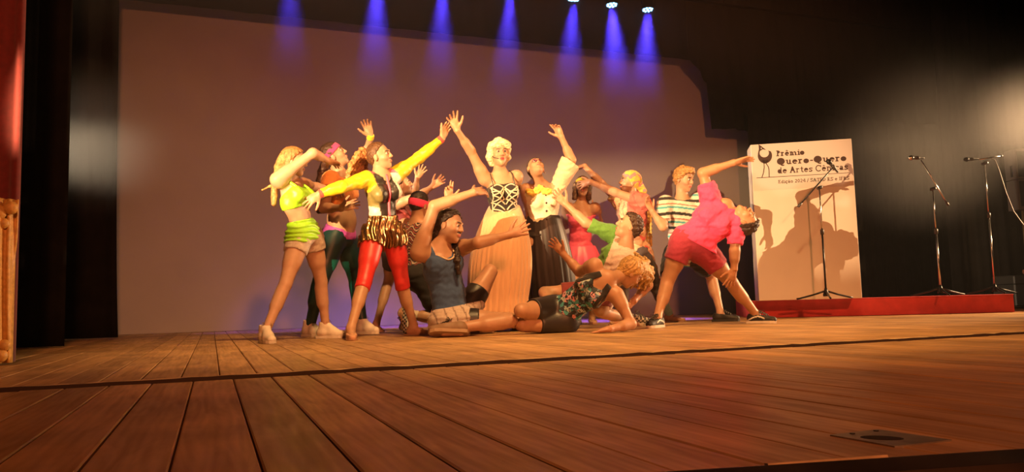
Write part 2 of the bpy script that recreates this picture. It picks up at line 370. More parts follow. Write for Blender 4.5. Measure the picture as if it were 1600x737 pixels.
# stencil slab lettering made of strokes
def rect(x0, y0, x1, y1): return [(x0, y0), (x1, y0), (x1, y1), (x0, y1)]
def arc(cx, cy, rx, ry, a0, a1, w, n=14):
    t = np.radians(np.linspace(a0, a1, n)); o_ = [(cx + rx * math.cos(q), cy + ry * math.sin(q)) for q in t]; i_ = [(cx + (rx - w) * math.cos(q), cy + (ry - w) * math.sin(q)) for q in t]
    return [[o_[k], o_[k+1], i_[k+1], i_[k]] for k in range(n - 1)]
def disc(cx, cy, rx, ry, a0=0, a1=360, n=22):
    t = np.radians(np.linspace(a0, a1, n)); return [(cx + rx * math.cos(q), cy + ry * math.sin(q)) for q in t]
def ln(x0, y0, x1, y1, w):
    d = np.hypot(x1 - x0, y1 - y0); nx_, ny_ = -(y1 - y0) / d * w / 2, (x1 - x0) / d * w / 2
    return [(x0 + nx_, y0 + ny_), (x0 - nx_, y0 - ny_), (x1 - nx_, y1 - ny_), (x1 + nx_, y1 + ny_)]
def glyph(ch, w, solid):
    s = w * 0.75                                              # slab thickness
    def stem(x, y0, y1, sl=0.16, top=True, bot=True):
        r = [rect(x, y0, x + w, y1)]
        if bot: r.append(rect(x - sl, y0, x + w + sl, y0 + s))
        if top: r.append(rect(x - sl, y1 - s, x + w, y1))
        return r
    def bowl(cx, cy, rx, ry): return [disc(cx, cy, rx, ry)] if solid else arc(cx, cy, rx, ry, 0, 360, w, 24)
    hat = lambda cx: [ln(cx - .2, 1.15, cx, 1.38, w * .7), ln(cx, 1.38, cx + .2, 1.15, w * .7)]
    til = lambda cx: [ln(cx - .25, 1.2, cx - .05, 1.3, w * .7), ln(cx - .05, 1.3, cx + .08, 1.2, w * .7), ln(cx + .08, 1.2, cx + .26, 1.3, w * .7)]
    if ch == 'P': return stem(.16, 0, 1.45) + ([disc(.32, 1.05, .5, .4, -90, 90)] if solid else arc(.3, 1.05, .5, .4, -90, 90, w)), .95
    if ch == 'r': return stem(.16, 0, 1) + arc(.55, .6, .36, .4, 40, 150, w), .95
    if ch in 'eê':
        g = arc(.48, .5, .46, .5, 0, 320, w, 22) + [rect(.06, .42, .94, .42 + s)]
        if solid: g.append(disc(.48, .5, .44, .48, 0, 180))
        return g + (hat(.48) if ch == 'ê' else []), 1.05
    if ch == 'm': return stem(.16, 0, 1) + arc(.5, .6, .34, .4, 0, 150, w) + [rect(.84 - w, 0, .84, .6), rect(.7, 0, .98, s)] + arc(1.12, .6, .34, .4, 0, 150, w) + [rect(1.46 - w, 0, 1.46, .6), rect(1.32, 0, 1.6, s)], 1.72
    if ch == 'n': return stem(.16, 0, 1) + arc(.55, .6, .38, .4, 0, 150, w) + [rect(.93 - w, 0, .93, .6), rect(.78, 0, 1.08, s)], 1.2
    if ch == 'i': return stem(.16, 0, 1) + [disc(.16 + w / 2, 1.28, .12, .12)], .55
    if ch == 'o': return bowl(.5, .5, .5, .52), 1.12
    if ch == 'Q': return bowl(.72, .72, .72, .76) + [ln(.7, .02, 1.05, -.22, w * 1.1), ln(1.02, -.2, 1.3, -.12, w)], 1.58
    if ch == 'u': return [rect(.16, .35, .16 + w, 1), rect(0, 1 - s, .3, 1), rect(.9 - w, 0, .9, 1), rect(.72, 1 - s, .9, 1), rect(.8, 0, 1.06, s)] + arc(.53, .38, .37, .4, 180, 340, w), 1.16
    if ch == '-': return [rect(.08, .42, .6, .42 + w)], .72
    if ch == 'd': return bowl(.46, .5, .44, .5) + [rect(.9 - w, 0, .9, 1.45), rect(.7, 1.45 - s, .9, 1.45), rect(.8, 0, 1.06, s)], 1.14
    if ch == 'A':
        g = [ln(.15, 0, .62, 1.45, w), ln(1.1, 0, .62, 1.45, w * 1.2), rect(.3, .45, .95, .45 + s), rect(-.02, 0, .42, s), rect(.85, 0, 1.3, s)]
        if solid: g.append([(.36, .5), (.9, .5), (.62, 1.4)])
        return g, 1.36
    if ch == 't': return [rect(.28, .3, .28 + w, 1.3), rect(.05, 1 - s, .75, 1)] + arc(.58, .3, .3, .3, 180, 330, w), .86
    if ch == 's': return arc(.42, .73, .36, .28, 20, 270, w) + arc(.42, .28, .38, .29, -160, 90, w) + [rect(.68, .68, .68 + s, 1), rect(.04, 0, .04 + s, .3)], .92
    if ch == 'C': return arc(.72, .72, .68, .76, 45, 318, w, 22) + [rect(1.14, .95, 1.14 + s, 1.45)], 1.42
    if ch in 'cç': return arc(.5, .5, .46, .52, 45, 318, w, 18) + [rect(.76, .68, .76 + s, .98)] + ([ln(.5, -.02, .62, -.2, w), ln(.62, -.2, .4, -.32, w)] if ch == 'ç' else []), 1.0
    if ch in 'aã':
        g = bowl(.42, .33, .38, .34) + [rect(.84 - w, 0, .84, .65), rect(.76, 0, 1.0, s)] + arc(.46, .62, .38, .38, 0, 150, w)
        return g + (til(.46) if ch == 'ã' else []), 1.08
    if ch == 'E': return stem(.16, 0, 1.45) + [rect(.16, 1.45 - s, 1.0, 1.45), rect(.16, .7, .8, .7 + s), rect(.16, 0, 1.0, s), rect(1 - s, 0, 1, .4), rect(1 - s, 1.1, 1, 1.45)], 1.14
    if ch == 'F': return stem(.16, 0, 1.45) + [rect(.16, 1.45 - s, 1.0, 1.45), rect(.16, .7, .8, .7 + s), rect(1 - s, 1.1, 1, 1.45)], 1.1
    if ch == 'I': return stem(.2, 0, 1.45) + [rect(.2, 1.45 - s, .5, 1.45)], .66
    if ch == 'T': return [rect(.55, 0, .55 + w, 1.45), rect(.05, 1.45 - s, 1.15, 1.45), rect(.35, 0, .9, s), rect(.05, 1.1, .05 + s, 1.45), rect(1.15 - s, 1.1, 1.15, 1.45)], 1.24
    if ch == 'D': return stem(.16, 0, 1.45) + arc(.35, .725, .75, .725, -90, 90, w), 1.22
    if ch == 'R': return stem(.16, 0, 1.45) + arc(.4, 1.08, .5, .37, -90, 90, w) + [rect(.16, .68, .45, .68 + s), ln(.45, .72, 1.0, 0, w), rect(.85, 0, 1.2, s), rect(.16, 1.45 - s, .42, 1.45)], 1.22
    if ch == 'S': return arc(.55, 1.07, .46, .38, 20, 270, w) + arc(.55, .37, .5, .38, -160, 90, w) + [rect(.92, 1.05, .92 + s, 1.45), rect(.06, 0, .06 + s, .4)], 1.16
    if ch == '2': return arc(.48, 1.02, .42, .43, -20, 170, w) + [ln(.86, .9, .12, .08, w), rect(.08, 0, .95, s)], 1.06
    if ch == '0': return arc(.5, .725, .44, .74, 0, 360, w, 24), 1.06
    if ch == '4': return [rect(.68, 0, .68 + w, 1.45), ln(.7, 1.42, .08, .45, w), rect(.05, .38, 1.0, .38 + s), rect(.5, 0, 1.0, s)], 1.08
    if ch == '/': return [ln(.05, -.1, .6, 1.5, w)], .7
    return [], .55
def lettering(text, x, z, xh, w, name, m, solid=True, width=None):
    words = [[]]; pen = 0.0
    for c in text:
        g, adv = glyph(c, w, solid)
        if c == ' ': words.append([])
        for p in g: words[-1].append([(pen + q[0], q[1]) for q in p])
        pen += adv
    sx = xh if width is None else width / pen
    for polys in words:                                        # one print per word
        mb = MB()
        for k, p in enumerate(polys):
            mb.add([brd((x + a * sx, -0.0034 - 0.00001 * (k % 7), z + b * xh)) for a, b in p], [tuple(range(len(p)))])
        mb.build(name, m, T)
def bz(u, v):                                                  # board face coordinates under a pixel
    d = ray(u, v); t = ((bl - CP) @ by) / (d @ by); p = CP + d * t - bl; return p @ bx, p[2]
def line_of(text, ul, vl, ur, capv, w, name, m, solid=True, cap=1.45):
    x0, z0 = bz(ul, vl); x1, _ = bz(ur, vl); _, z1 = bz(ul, capv); return lettering(text, x0, z0, (z1 - z0) / cap, w, name, m, solid, x1 - x0)
line_of('Prêmio', 1213, 244.2, 1258, 235.2, .3, 'lettering', M_INK)
line_of('Quero-Quero', 1214, 257.5, 1324, 247.2, .26, 'lettering', M_INK, cap=1.45)
line_of('de Artes Cênicas', 1215, 271.2, 1326, 261.5, .22, 'lettering', M_INK)
line_of('Edição 2024 / SATED RS e IFRS', 1216, 286.6, 1328, 281.2, .26, 'lettering', M_INK2, False)
def poly_uv(pts, name, m=M_INK, dz=-0.0036):
    mb = MB()
    for p in pts: mb.add([brd((bz(*q)[0], dz, bz(*q)[1])) for q in p], [tuple(range(len(p)))])
    return mb.build(name, m, T)
def K(x, y): return (1165 + x / 7.372, 205 + y / 7.37)          # from the enlarged view of the emblem
poly_uv([[K(125, 534), K(1200, 474), K(1200, 480), K(125, 541)]], 'rule_line')
body = []
tt = np.radians(np.linspace(35, -215, 30))
outer = [K(222 + 82 * math.cos(t), 282 - 88 * math.sin(t)) for t in tt]; inner = [K(214 + 54 * math.cos(t), 250 - 50 * math.sin(t)) for t in tt]
body += [[outer[k], outer[k+1], inner[k+1], inner[k]] for k in range(len(tt) - 1)]
body += [[K(148, 150), K(180, 172), K(236, 215), K(196, 208), K(160, 232), K(141, 260), K(152, 205)],
         [K(180, 330), K(265, 330), K(240, 372), K(205, 372)]]
poly_uv(body, 'emblem')
def strip(pts, w):
    r = []
    for (x0, y0), (x1, y1) in zip(pts, pts[1:]):
        d = math.hypot(x1 - x0, y1 - y0); nx_, ny_ = -(y1 - y0) / d * w, (x1 - x0) / d * w
        r.append([K(x0 + nx_, y0 + ny_), K(x0 - nx_, y0 - ny_), K(x1 - nx_, y1 - ny_), K(x1 + nx_, y1 + ny_)])
    return r
poly_uv(strip([(212, 365), (214, 420), (205, 480), (188, 530)], 5) + strip([(232, 365), (262, 410), (270, 450), (272, 528)], 5), 'emblem_leg')
poly_uv([[K(180 + 7 * math.cos(t), 196 + 7 * math.sin(t)) for t in np.linspace(0, 6.28, 12)[:-1]]], 'emblem_eye', M_BOARD, -0.0042)

# ------------------------------------------------------------------ microphone stands
def mic_stand(base_u, base_dep, zbase, top_uv, boom_a, boom_b, label, mic=True, legs=True, shiny=False, lean=None):
    # pole from its base up to the clutch; boom from boom_a (tail) to boom_b (head)
    b = lean
    base = CP + ray(*b) * base_dep; base[2] = zbase
    top = CP + ray(*top_uv) * base_dep; top[:2] = base[:2]
    T = thing('microphone_stand', base, label, 'microphone stand')
    o3 = base
    mm = M_CHROME if shiny else M_METAL; hgt = top[2] - base[2]
    mid = base + Z * hgt * .60
    keep(MB().tube([base + Z * .05, mid], 0.0105, 12).build('lower_tube', mm, smooth=True, origin=o3), T)
    keep(MB().tube([mid, top], 0.0075, 12).build('upper_tube', M_CHROME, smooth=True, origin=o3), T)
    keep(MB().lathe([(.012, -.03), (.019, -.028), (.02, .02), (.013, .032)], lambda p: p + mid, 14).build('clutch', M_PLASTIC, smooth=True, origin=o3), T)
    keep(MB().lathe([(.03, .0), (.034, .015), (.02, .06), (.014, .09)], lambda p: p * A3(1, 1, 1) + base + Z * .03, 14).build('hub', M_METAL, smooth=True, origin=o3), T)
    for k in range(3):
        a = math.radians(15 + 120 * k) - YAW; d = A3(math.cos(a), math.sin(a), 0)
        keep(MB().tube([base + Z * .085 + d * .02, base + Z * .05 + d * .14, base + Z * .014 + d * .30, base + Z * .010 + d * .33], [.011, .010, .010, .010], 8).build('leg', M_METAL, smooth=True, origin=o3), T)
    pa_ = CP + ray(*boom_a) * base_dep; pb_ = CP + ray(*boom_b) * base_dep
    keep(MB().tube([pa_, pb_], .0075, 10).build('boom', mm, smooth=True, origin=o3), T)
    keep(MB().tube([pa_, pa_ + (pb_ - pa_) * .1], .014, 10).build('counterweight', M_PLASTIC, smooth=True, origin=o3), T)
    d = nrm(pb_ - pa_); sdv = nrm(np.cross(d, F0))
    keep(MB().tube([top - F0 * .03, top + F0 * .03], .02, 12).build('swivel', M_PLASTIC, smooth=True, origin=o3), T)
    keep(MB().tube([top - F0 * .03, top - F0 * .055], [.012, .016], 10).build('knob', M_PLASTIC, smooth=True, origin=o3), T)
    return T, pa_, pb_
def microphone(c, d, label, m_head=M_CHROME):
    d = nrm(d); T = thing('microphone', c, label, 'microphone')
    a = nrm(np.cross(d, Z)); b = np.cross(a, d)
    Mx = lambda p: a * p[0] + b * p[1] + d * p[2]
    MB().lathe([(.010, -.09), (.012, -.085), (.018, .03), (.02, .04)], Mx, 14).build('handle', M_PLASTIC, T, True)
    MB().lathe([(.02, .04), (.026, .055), (.0265, .07), (.021, .088), (.010, .097), (.001, .099)], Mx, 16).build('grille', m_head, T, True)
    MB().lathe([(.0265, .058), (.0285, .06), (.0285, .066), (.0265, .068)], Mx, 16).build('ring', M_METAL, T, True)
    MB().lathe([(.019, -.03), (.021, -.028), (.021, .01), (.019, .012)], Mx, 14).build('clip', M_PLASTIC, T, True)
    return T
mic_stand(0, 8.3, PH, (1281, 291), (1247, 323), (1301, 262), 'dark microphone stand with slanted boom in front of the white board', lean=(1291, 462))
microphone(CP + ray(1301, 259.5) * 8.3, dv(-.7, .75, .2), 'microphone at the end of the slanted boom before the white board', M_METAL)
mic_stand(0, 8.75, PH, (1456, 293), (1482, 321), (1439, 250), 'microphone stand with lit tilted boom on the platform beside the board', shiny=True, lean=(1470, 457))
microphone(CP + ray(1432, 246.5) * 8.75, dv(-1, .03, .1), 'microphone with pale round grille lying level over the tilted boom')
mic_stand(0, 9.2, PH, (1538, 252), (1566, 243), (1530, 249), 'tall chrome microphone stand with level boom near the end of the platform', shiny=True, lean=(1555, 456))
microphone(CP + ray(1518, 248.5) * 9.2, dv(-1, -.04, .1), 'thin dark microphone lying level on the tall chrome stand', M_METAL)
mb = MB(); pts = [CP + ray(u, v) * 9.2 for u, v in ((1545, 245), (1555, 250), (1562, 268), (1572, 300), (1584, 330), (1600, 352), (1615, 380))]
o = mb.tube(pts, .005, 6).build('microphone_cable', mat('grey_cable', (.2, .19, .18), .5), smooth=True); tag(o, 'thin grey cable drooping from the tall chrome stand towards the loudspeaker', 'cable')

# loudspeaker on its pole and the flight case below
sp = CP + ray(1590, 281) * 10.6; sb = on_floor(1592, sp[1])
T = thing('loudspeaker', A3(sp[0], sp[1], 0), 'narrow black column loudspeaker on a pole at the side of the stage', 'loudspeaker')
M2 = lambda p: R0 * p[0] + F0 * p[1] + Z * p[2]
zc = sp[2]; M_SPK = mat('grey_black_cabinet', (.12, .11, .10), .5)
MB().box((-.07, -.1, zc + .005), (.16, .14, zc + .42), M2).build('upper_cabinet', M_SPK, T)
MB().box((-.07, -.1, zc - .42), (.16, .14, zc - .005), M2).build('lower_cabinet', M_SPK, T)
MB().box((-.05, -.108, zc + .03), (.14, -.1, zc + .38), M2).build('grille', M_METAL, T)
MB().box((-.05, -.108, zc - .38), (.14, -.1, zc - .03), M2).build('grille', M_METAL, T)
MB().box((-.078, -.02, zc + .04), (-.07, .02, zc + .2), M2).build('handle', M_METAL, T)
MB().tube([A3(*M2((.045, .02, .02))), A3(*M2((.045, .02, zc - .42)))], .018, 12).build('pole', mat('brass_pole', (.45, .33, .14), .35, metal=.8), T, True)
MB().lathe([(.2, 0.004), (.2, .015), (.03, .03), (.03, .08)], lambda p: p + M2((.045, .02, 0)), 20).build('base', M_METAL, T, True)
ca = CP + ray(1599, 443) * 11.0
T = thing('flight_case', A3(ca[0], ca[1], 0), 'black equipment case on the floor past the platform end', 'case')
o = MB().box((-.26, -.2, .02), (.5, .3, .46), M2).build('body', M_PLASTIC, T); o.modifiers.new('b', 'BEVEL').width = .015
MB().box((-.265, -.205, .33), (.505, .305, .342), M2).build('lid_seam', M_METAL, T)
MB().box((.1, -.215, .27), (.18, -.2, .34), M2).build('latch', M_CHROME, T)
for sx in (-.12, .44):
    for sy in (-.15, .25): MB().box((sx, sy, 0), (sx + .04, sy + .04, .02), M2).build('foot', M_PLASTIC, T)
T = thing('rolled_cloth', A3(ca[0], ca[1], .46), 'small reddish rolled cloth lying on the black equipment case', 'cloth')
MB().tube([M2((.02, 0, .045)), M2((.1, 0, .055)), M2((.3, .0, .05))], [.035, .05, .045], 12).build('roll', mat('rust_cloth', (.3, .1, .05), .8), T, True)
MB().tube([M2((.15, 0, .052)), M2((.165, 0, .052))], .053, 12).build('band', M_RED, T, True)

# ------------------------------------------------------------------ blue stage lights on their bar
BY = 9.0
pm, pr_ = at(956, 8, BY), at(1012, 16, BY)
step = pr_[0] - pm[0]; zl = 0.5 * (pm[2] + pr_[2])
T = thing('lighting_bar', (2, BY + .05, zl + .26), 'black pipe batten carrying the row of blue stage lights', 'lighting bar')
MB().tube([(-4, 0, 0), (9, 0, 0)], .024, 12).build('pipe', M_METAL, T, True)
for xx in (-3, 1, 5, 8): MB().tube([(xx, 0, 0), (xx, 0, 7.5 - zl - .26)], .006, 6).build('hanger', M_METAL, T, True)
M_LED = glow('blue_white_led', (0.25, 0.62, 1.0), 6.0)
LAMPS = [(455, 'hung on the bar above the lime crop top dancer', .15, 900), (590, 'hung on the bar straight above the pink headband dancer', .1, 2200), (692, 'hung on the bar above the touching raised hands', .1, 1500), (797, 'hung on the bar above the blonde wig performer', .12, 1500),
         (896, 'on the bar tipped down so only a flat sliver of lamps shows', .12, 1800), (956, 'on the bar, lamp cluster shining out between two neighbours', .55, 3200), (1012, 'last on the bar beside the black swag, lamp cluster shining out', .55, 2600)]
for uu, lb, tip, pw in LAMPS:
    c = at(uu, 8 + (uu - 956) * .143, BY); c[2] = zl; xx = c[0]
    aim = nrm(A3(-.12 if uu > 1000 else 0.0, -.05 if uu > 900 else .22, -1))
    d = aim; a = A3(1, 0, 0); b = np.cross(d, a)
    Mx = lambda p, a=a, b=b, d=d: a * p[0] + b * p[1] + d * p[2]
    T = thing('stage_light', c, 'blue stage light ' + lb, 'stage light', 'blue stage lights on the bar')
    MB().lathe([(.04, -.20), (.085, -.17), (.095, -.02), (.098, 0.0), (.090, 0.0), (.088, -.012)], Mx, 24).build('housing', M_METAL, T, True)
    for q in range(9):
        r_, an = (0, 0) if q == 0 else (.058, q * math.pi / 4)
        cc = Mx((r_ * math.cos(an), r_ * math.sin(an), 0))
        MB().lathe([(.015, -.012), (.0155, .0), (.011, .006), (.001, .008)], lambda p, cc=cc: Mx(p) + cc, 10).build('lamp', M_LED, T, True)
    MB().tube([Mx((.1, 0, -.08)), Mx((.105, 0, -.2)) * 1 + A3(0, 0, .0), A3(0.05, .05, .232), A3(-.05, .05, .232), Mx((-.105, 0, -.2)), Mx((-.1, 0, -.08))], .008, 6).build('yoke', M_METAL, T, True)
    s = spot('blue_beam', c + d * .03, c + d * 5, pw * .95, (0.085, 0.045, 1.0), 30, .9, .06)

# unseen spotlight in the wing, with added flags trimming the key beam low and high
kd = nrm(A3(*KEYT) - A3(*KEY)); kh = nrm(kd * A3(1, 1, 0)); ks = A3(-kh[1], kh[0], 0); KB = A3(KEY[0], KEY[1], 0) - kh * .16
T = thing('spotlight', KB, 'unseen black floor-standing spotlight in the wing with added flags that trim the beam', 'spotlight')
KM = lambda p: kh * (p[0] + .16) + ks * p[1] + Z * p[2]
MB().lathe([(.09, -.34), (.12, -.30), (.12, -.06), (.125, -.03), (.10, -.03)], lambda p: KM((p[2], p[0], p[1] + KEY[2])), 20).build('housing', M_METAL, T, True)
MB().tube([KM((-.16, 0, .02)), KM((-.16, 0, KEY[2] - .2))], .018, 12).build('pole', M_METAL, T, True)
for sy in (-1, 1): MB().tube([KM((-.16, 0, KEY[2] - .2)), KM((-.16, sy * .13, KEY[2] - .14)), KM((-.16, sy * .13, KEY[2]))], .009, 8).build('yoke_arm', M_METAL, T, True)
for a in range(3):
    t = a * 2.094; MB().tube([KM((-.16, 0, .14)), KM((-.16 + .34 * math.cos(t), .34 * math.sin(t), .012))], .010, 8).build('leg', M_METAL, T, True)
MB().box((-.02, -.2, 0), (.34, .2, .004), lambda p: KM((p[0], p[1], p[2] + KEY[2] - .125 + (p[0] + .02) * .262))).build('barn_door', M_METAL, T)
MB().box((-.02, -.2, 0), (.34, .2, .004), lambda p: KM((p[0], p[1], p[2] + KEY[2] + .125 - (p[0] + .02) * .267))).build('barn_door', M_METAL, T)

# ------------------------------------------------------------------ modelling by blended volumes (for bodies, hair and clothes)
class Pr:                                     # one rounded volume: 'c' tapered capsule or 'e' ellipsoid
    def __init__(s, kind, a, b, r, tag='', k=0.02, sub=False, cuts=None, M=None):
        s.kind, s.tag, s.k, s.sub, s.cuts, s.M = kind, tag, k, sub, list(cuts or []), M
        s.a = np.asarray(a, float); s.r = r
        if kind == 'c':
            s.b = np.asarray(b, float); s.c = (s.a + s.b) / 2; s.R = np.linalg.norm(s.b - s.a) / 2 + max(r)
        else:
            s.b = None; s.c = s.a; s.R = max(r)
    def grow(s, off, cuts=None, k=None, mul=1.0):
        q = Pr(s.kind, s.a, s.b, tuple(x * mul + off for x in s.r), s.tag, s.k if k is None else k, s.sub, s.cuts + list(cuts or []), s.M); return q
    def upto(s, t, off=0.0, t0=None, k=None): # capsule cut square across at fraction t
        ax = nrm(s.b - s.a); cu = [(s.a + (s.b - s.a) * t, ax)]
        if t0 is not None: cu.append((s.a + (s.b - s.a) * t0, -ax))
        return s.grow(off, cu, k)
    def d(s, p):
        if s.kind == 'c':
            ab = (s.b - s.a).astype(np.float32); L2 = max(float(ab @ ab), 1e-9); q = p - s.a.astype(np.float32)
            t = np.clip((q @ ab) / L2, 0, 1); e = q - t[..., None] * ab
            d = np.sqrt((e * e).sum(-1)) - (s.r[0] + (s.r[1] - s.r[0]) * t)
        else:
            q = (p - s.a.astype(np.float32)) @ s.M.astype(np.float32) if s.M is not None else p - s.a.astype(np.float32)
            r = np.array(s.r, np.float32); k0 = np.sqrt(((q / r) ** 2).sum(-1)); k1 = np.sqrt(((q / (r * r)) ** 2).sum(-1))
            d = np.where(k1 > 1e-6, k0 * (k0 - 1) / np.maximum(k1, 1e-6), -r.min())
        for pt, n in s.cuts: d = np.maximum(d, (p - pt.astype(np.float32)) @ n.astype(np.float32))
        return d
def smin(a, b, k):
    h = np.maximum(k - np.abs(a - b), 0) / k; return np.minimum(a, b) - h * h * k * 0.25
def sdf(prims, p, noise=None):
    d = np.full(p.shape[:-1], 1.0, np.float32)
    for q in prims: d = -smin(-d, q.d(p), q.k) if q.sub else smin(d, q.d(p), q.k)
    return d + noise(p) if noise else d
def wob(p, f, seed=0.0):                      # cheap smooth noise in -1..1
    x, y, z = p[..., 0] * f + seed, p[..., 1] * f + seed * 1.7, p[..., 2] * f + seed * 2.3
    return (np.sin(x + 1.3 * np.sin(y * 1.1 + z * .7)) * np.sin(y * .9 + 1.1 * np.sin(z * 1.3 - x * .6)) + np.sin(z * 1.2 + 1.2 * np.sin(x * .8 + y))) * 0.5
def polygonize(prims, vox, noise=None, namp=0.0, floor=True, cuts=()):
    add = [q for q in prims if not q.sub]
    lo = np.min([q.c - q.R for q in add], 0) - 3 * vox - namp; hi = np.max([q.c + q.R for q in add], 0) + 3 * vox + namp
    if floor: lo[2] = max(lo[2], -3 * vox)
    B = 8; nb = np.maximum(np.ceil((hi - lo) / (vox * B)).astype(int), 1); bs = vox * B
    g = np.stack(np.meshgrid(*[np.arange(n) for n in nb], indexing='ij'), -1).reshape(-1, 3)
    cen = (lo + (g + 0.5) * bs - vox / 2).astype(np.float32); hd = bs * 0.87 + vox + namp
    dc = [q.d(cen) for q in prims]; d0 = np.full(len(cen), 1.0, np.float32)
    for q, x in zip(prims, dc): d0 = -smin(-d0, x, q.k) if q.sub else smin(d0, x, q.k)
    if floor: d0f = np.maximum(d0, 0.003 - cen[:, 2])
    else: d0f = d0
    act = np.nonzero(np.abs(d0f) < hd * 1.25)[0]
    off = np.stack(np.meshgrid(*[np.arange(B)] * 3, indexing='ij'), -1).reshape(-1, 3) * vox
    base = (lo + g[act] * bs); P = (base[:, None, :] + off[None]).astype(np.float32)
    D = np.full(P.shape[:2], 1.0, np.float32)
    for q, x in zip(prims, dc):
        xa = x[act]; sel = np.nonzero(xa < np.minimum(d0[act], 1) + 2.4 * hd + q.k)[0] if not q.sub else np.nonzero(xa < hd * 1.3 + q.k)[0]
        if not len(sel): continue
        v = q.d(P[sel]); D[sel] = -smin(-D[sel], v, q.k) if q.sub else smin(D[sel], v, q.k)
    if noise: D += noise(P)
    for pt, n in cuts: D = np.maximum(D, (P - np.asarray(pt, np.float32)) @ np.asarray(n, np.float32))
    if floor: D = np.maximum(D, 0.003 - P[..., 2])
    full = np.empty((nb[0], nb[1], nb[2], B, B, B), np.float32)
    full[:] = np.where(d0f < 0, -1.0, 1.0).reshape(*nb, 1, 1, 1)
    ga = g[act]; full[ga[:, 0], ga[:, 1], ga[:, 2]] = D.reshape(-1, B, B, B)
    V = full.transpose(0, 3, 1, 4, 2, 5).reshape(*(nb * B)); S = V < 0; dim = np.array(V.shape)
    cells, pos, quads = [], [], []
    st = np.array([dim[1] * dim[2], dim[2], 1]); nq = 0
    for ax in range(3):
        sl0 = [slice(None)] * 3; sl1 = [slice(None)] * 3; sl0[ax] = slice(0, -1); sl1[ax] = slice(1, None)
        a0, a1 = V[tuple(sl0)], V[tuple(sl1)]
        idx = np.argwhere(S[tuple(sl0)] != S[tuple(sl1)])
        o1, o2 = (ax + 1) % 3, (ax + 2) % 3
        ok = (idx[:, o1] > 0) & (idx[:, o2] > 0); idx = idx[ok]
        if not len(idx): continue
        v0 = a0[idx[:, 0], idx[:, 1], idx[:, 2]]; v1 = a1[idx[:, 0], idx[:, 1], idx[:, 2]]
        pp = idx.astype(np.float64); pp[:, ax] += v0 / (v0 - v1)
        lin = idx @ st; c = np.stack([lin, lin - st[o1], lin - st[o1] - st[o2], lin - st[o2]], 1)
        c[v0 > 0] = c[v0 > 0][:, ::-1]
        cells.append(c); pos.append(np.repeat(pp[:, None, :], 4, 1))
    C = np.concatenate(cells); Pp = np.concatenate(pos).reshape(-1, 3)
    un, inv = np.unique(C.ravel(), return_inverse=True); inv = inv.ravel()
    cnt = np.bincount(inv); X = np.stack([np.bincount(inv, Pp[:, k]) / cnt for k in range(3)], 1)
    return lo + X * vox, inv.reshape(-1, 4)[:, ::-1]

SKIN = mat('skin', rough=0.45, spec=0.4, noise=0.06, nscale=25, attr=True, sss=0.06)
CLOTH = mat('dyed_cloth', rough=0.85, noise=0.10, nscale=60, bump=0.15, bscale=250, attr=True, sheen=0.15)
SHINY = mat('stretch_cloth', rough=0.42, noise=0.06, nscale=30, bump=0.1, bscale=120, attr=True)
HAIR = mat('hair', rough=0.5, noise=0.45, nscale=55, bump=0.7, bscale=70, attr=True)
RUBBER = mat('shoe', rough=0.6, noise=0.06, nscale=50, attr=True)
BRONZE = mat('bronze_lame', (0.36, 0.20, 0.09), 0.22, metal=0.95, noise=0.3, nscale=18, bump=0.9, bscale=24, stretch=(1, 1, .35))
EYE = mat('eye', rough=0.15, attr=True)
def floral_mat():
    m = bpy.data.materials.new('floral_print'); m.use_nodes = True; nt = m.node_tree; B = nt.nodes['Principled BSDF']; N = nt.nodes.new; L = nt.links.new
    tc = N('ShaderNodeTexCoord'); vo = N('ShaderNodeTexVoronoi'); vo.inputs['Scale'].default_value = 34; L(tc.outputs['Object'], vo.inputs['Vector'])
    sp_ = N('ShaderNodeSeparateColor'); L(vo.outputs['Color'], sp_.inputs[0])
    cr = N('ShaderNodeValToRGB'); cr.color_ramp.interpolation = 'CONSTANT'; e = cr.color_ramp.elements
    e[0].position = 0; e[0].color = (0.02, 0.03, 0.04, 1); e[1].position = 0.3; e[1].color = (0.06, 0.30, 0.34, 1)
    for ps, c in ((0.52, (0.55, 0.26, 0.30, 1)), (0.68, (0.10, 0.16, 0.26, 1)), (0.82, (0.35, 0.45, 0.45, 1))):
        q = e.new(ps); q.color = c
    L(sp_.outputs[0], cr.inputs[0])
    v2 = N('ShaderNodeTexNoise'); v2.inputs['Scale'].default_value = 60; L(tc.outputs['Object'], v2.inputs['Vector'])
    gt = N('ShaderNodeMath'); gt.operation = 'GREATER_THAN'; gt.inputs[1].default_value = 0.56; L(v2.outputs[0], gt.inputs[0])
    mx = N('ShaderNodeMixRGB'); mx.inputs[2].default_value = (0.015, 0.018, 0.022, 1); L(gt.outputs[0], mx.inputs[0]); L(cr.outputs[0], mx.inputs[1])
    L(mx.outputs[0], B.inputs['Base Color']); B.inputs['Roughness'].default_value = 0.7
    return m
FLORAL = floral_mat()

def uvball(n=10):
    v = []; f = []
    for i in range(n + 1):
        t = math.pi * i / n
        for j in range(2 * n): v.append((math.sin(t) * math.cos(math.pi * j / n), math.sin(t) * math.sin(math.pi * j / n), math.cos(t)))
    for i in range(n):
        for j in range(2 * n): f.append((i * 2 * n + j, (i + 1) * 2 * n + j, (i + 1) * 2 * n + (j + 1) % (2 * n), i * 2 * n + (j + 1) % (2 * n)))
    return np.array(v), np.array(f)
_v, _f = uvball(8)
_c = np.where((_v[:, 1] > .72)[:, None], [.02, .012, .01], np.array([.40, .34, .30]))
EYE_ME = mesh_np('eye', _v * 0.0125, _f, EYE, _c)

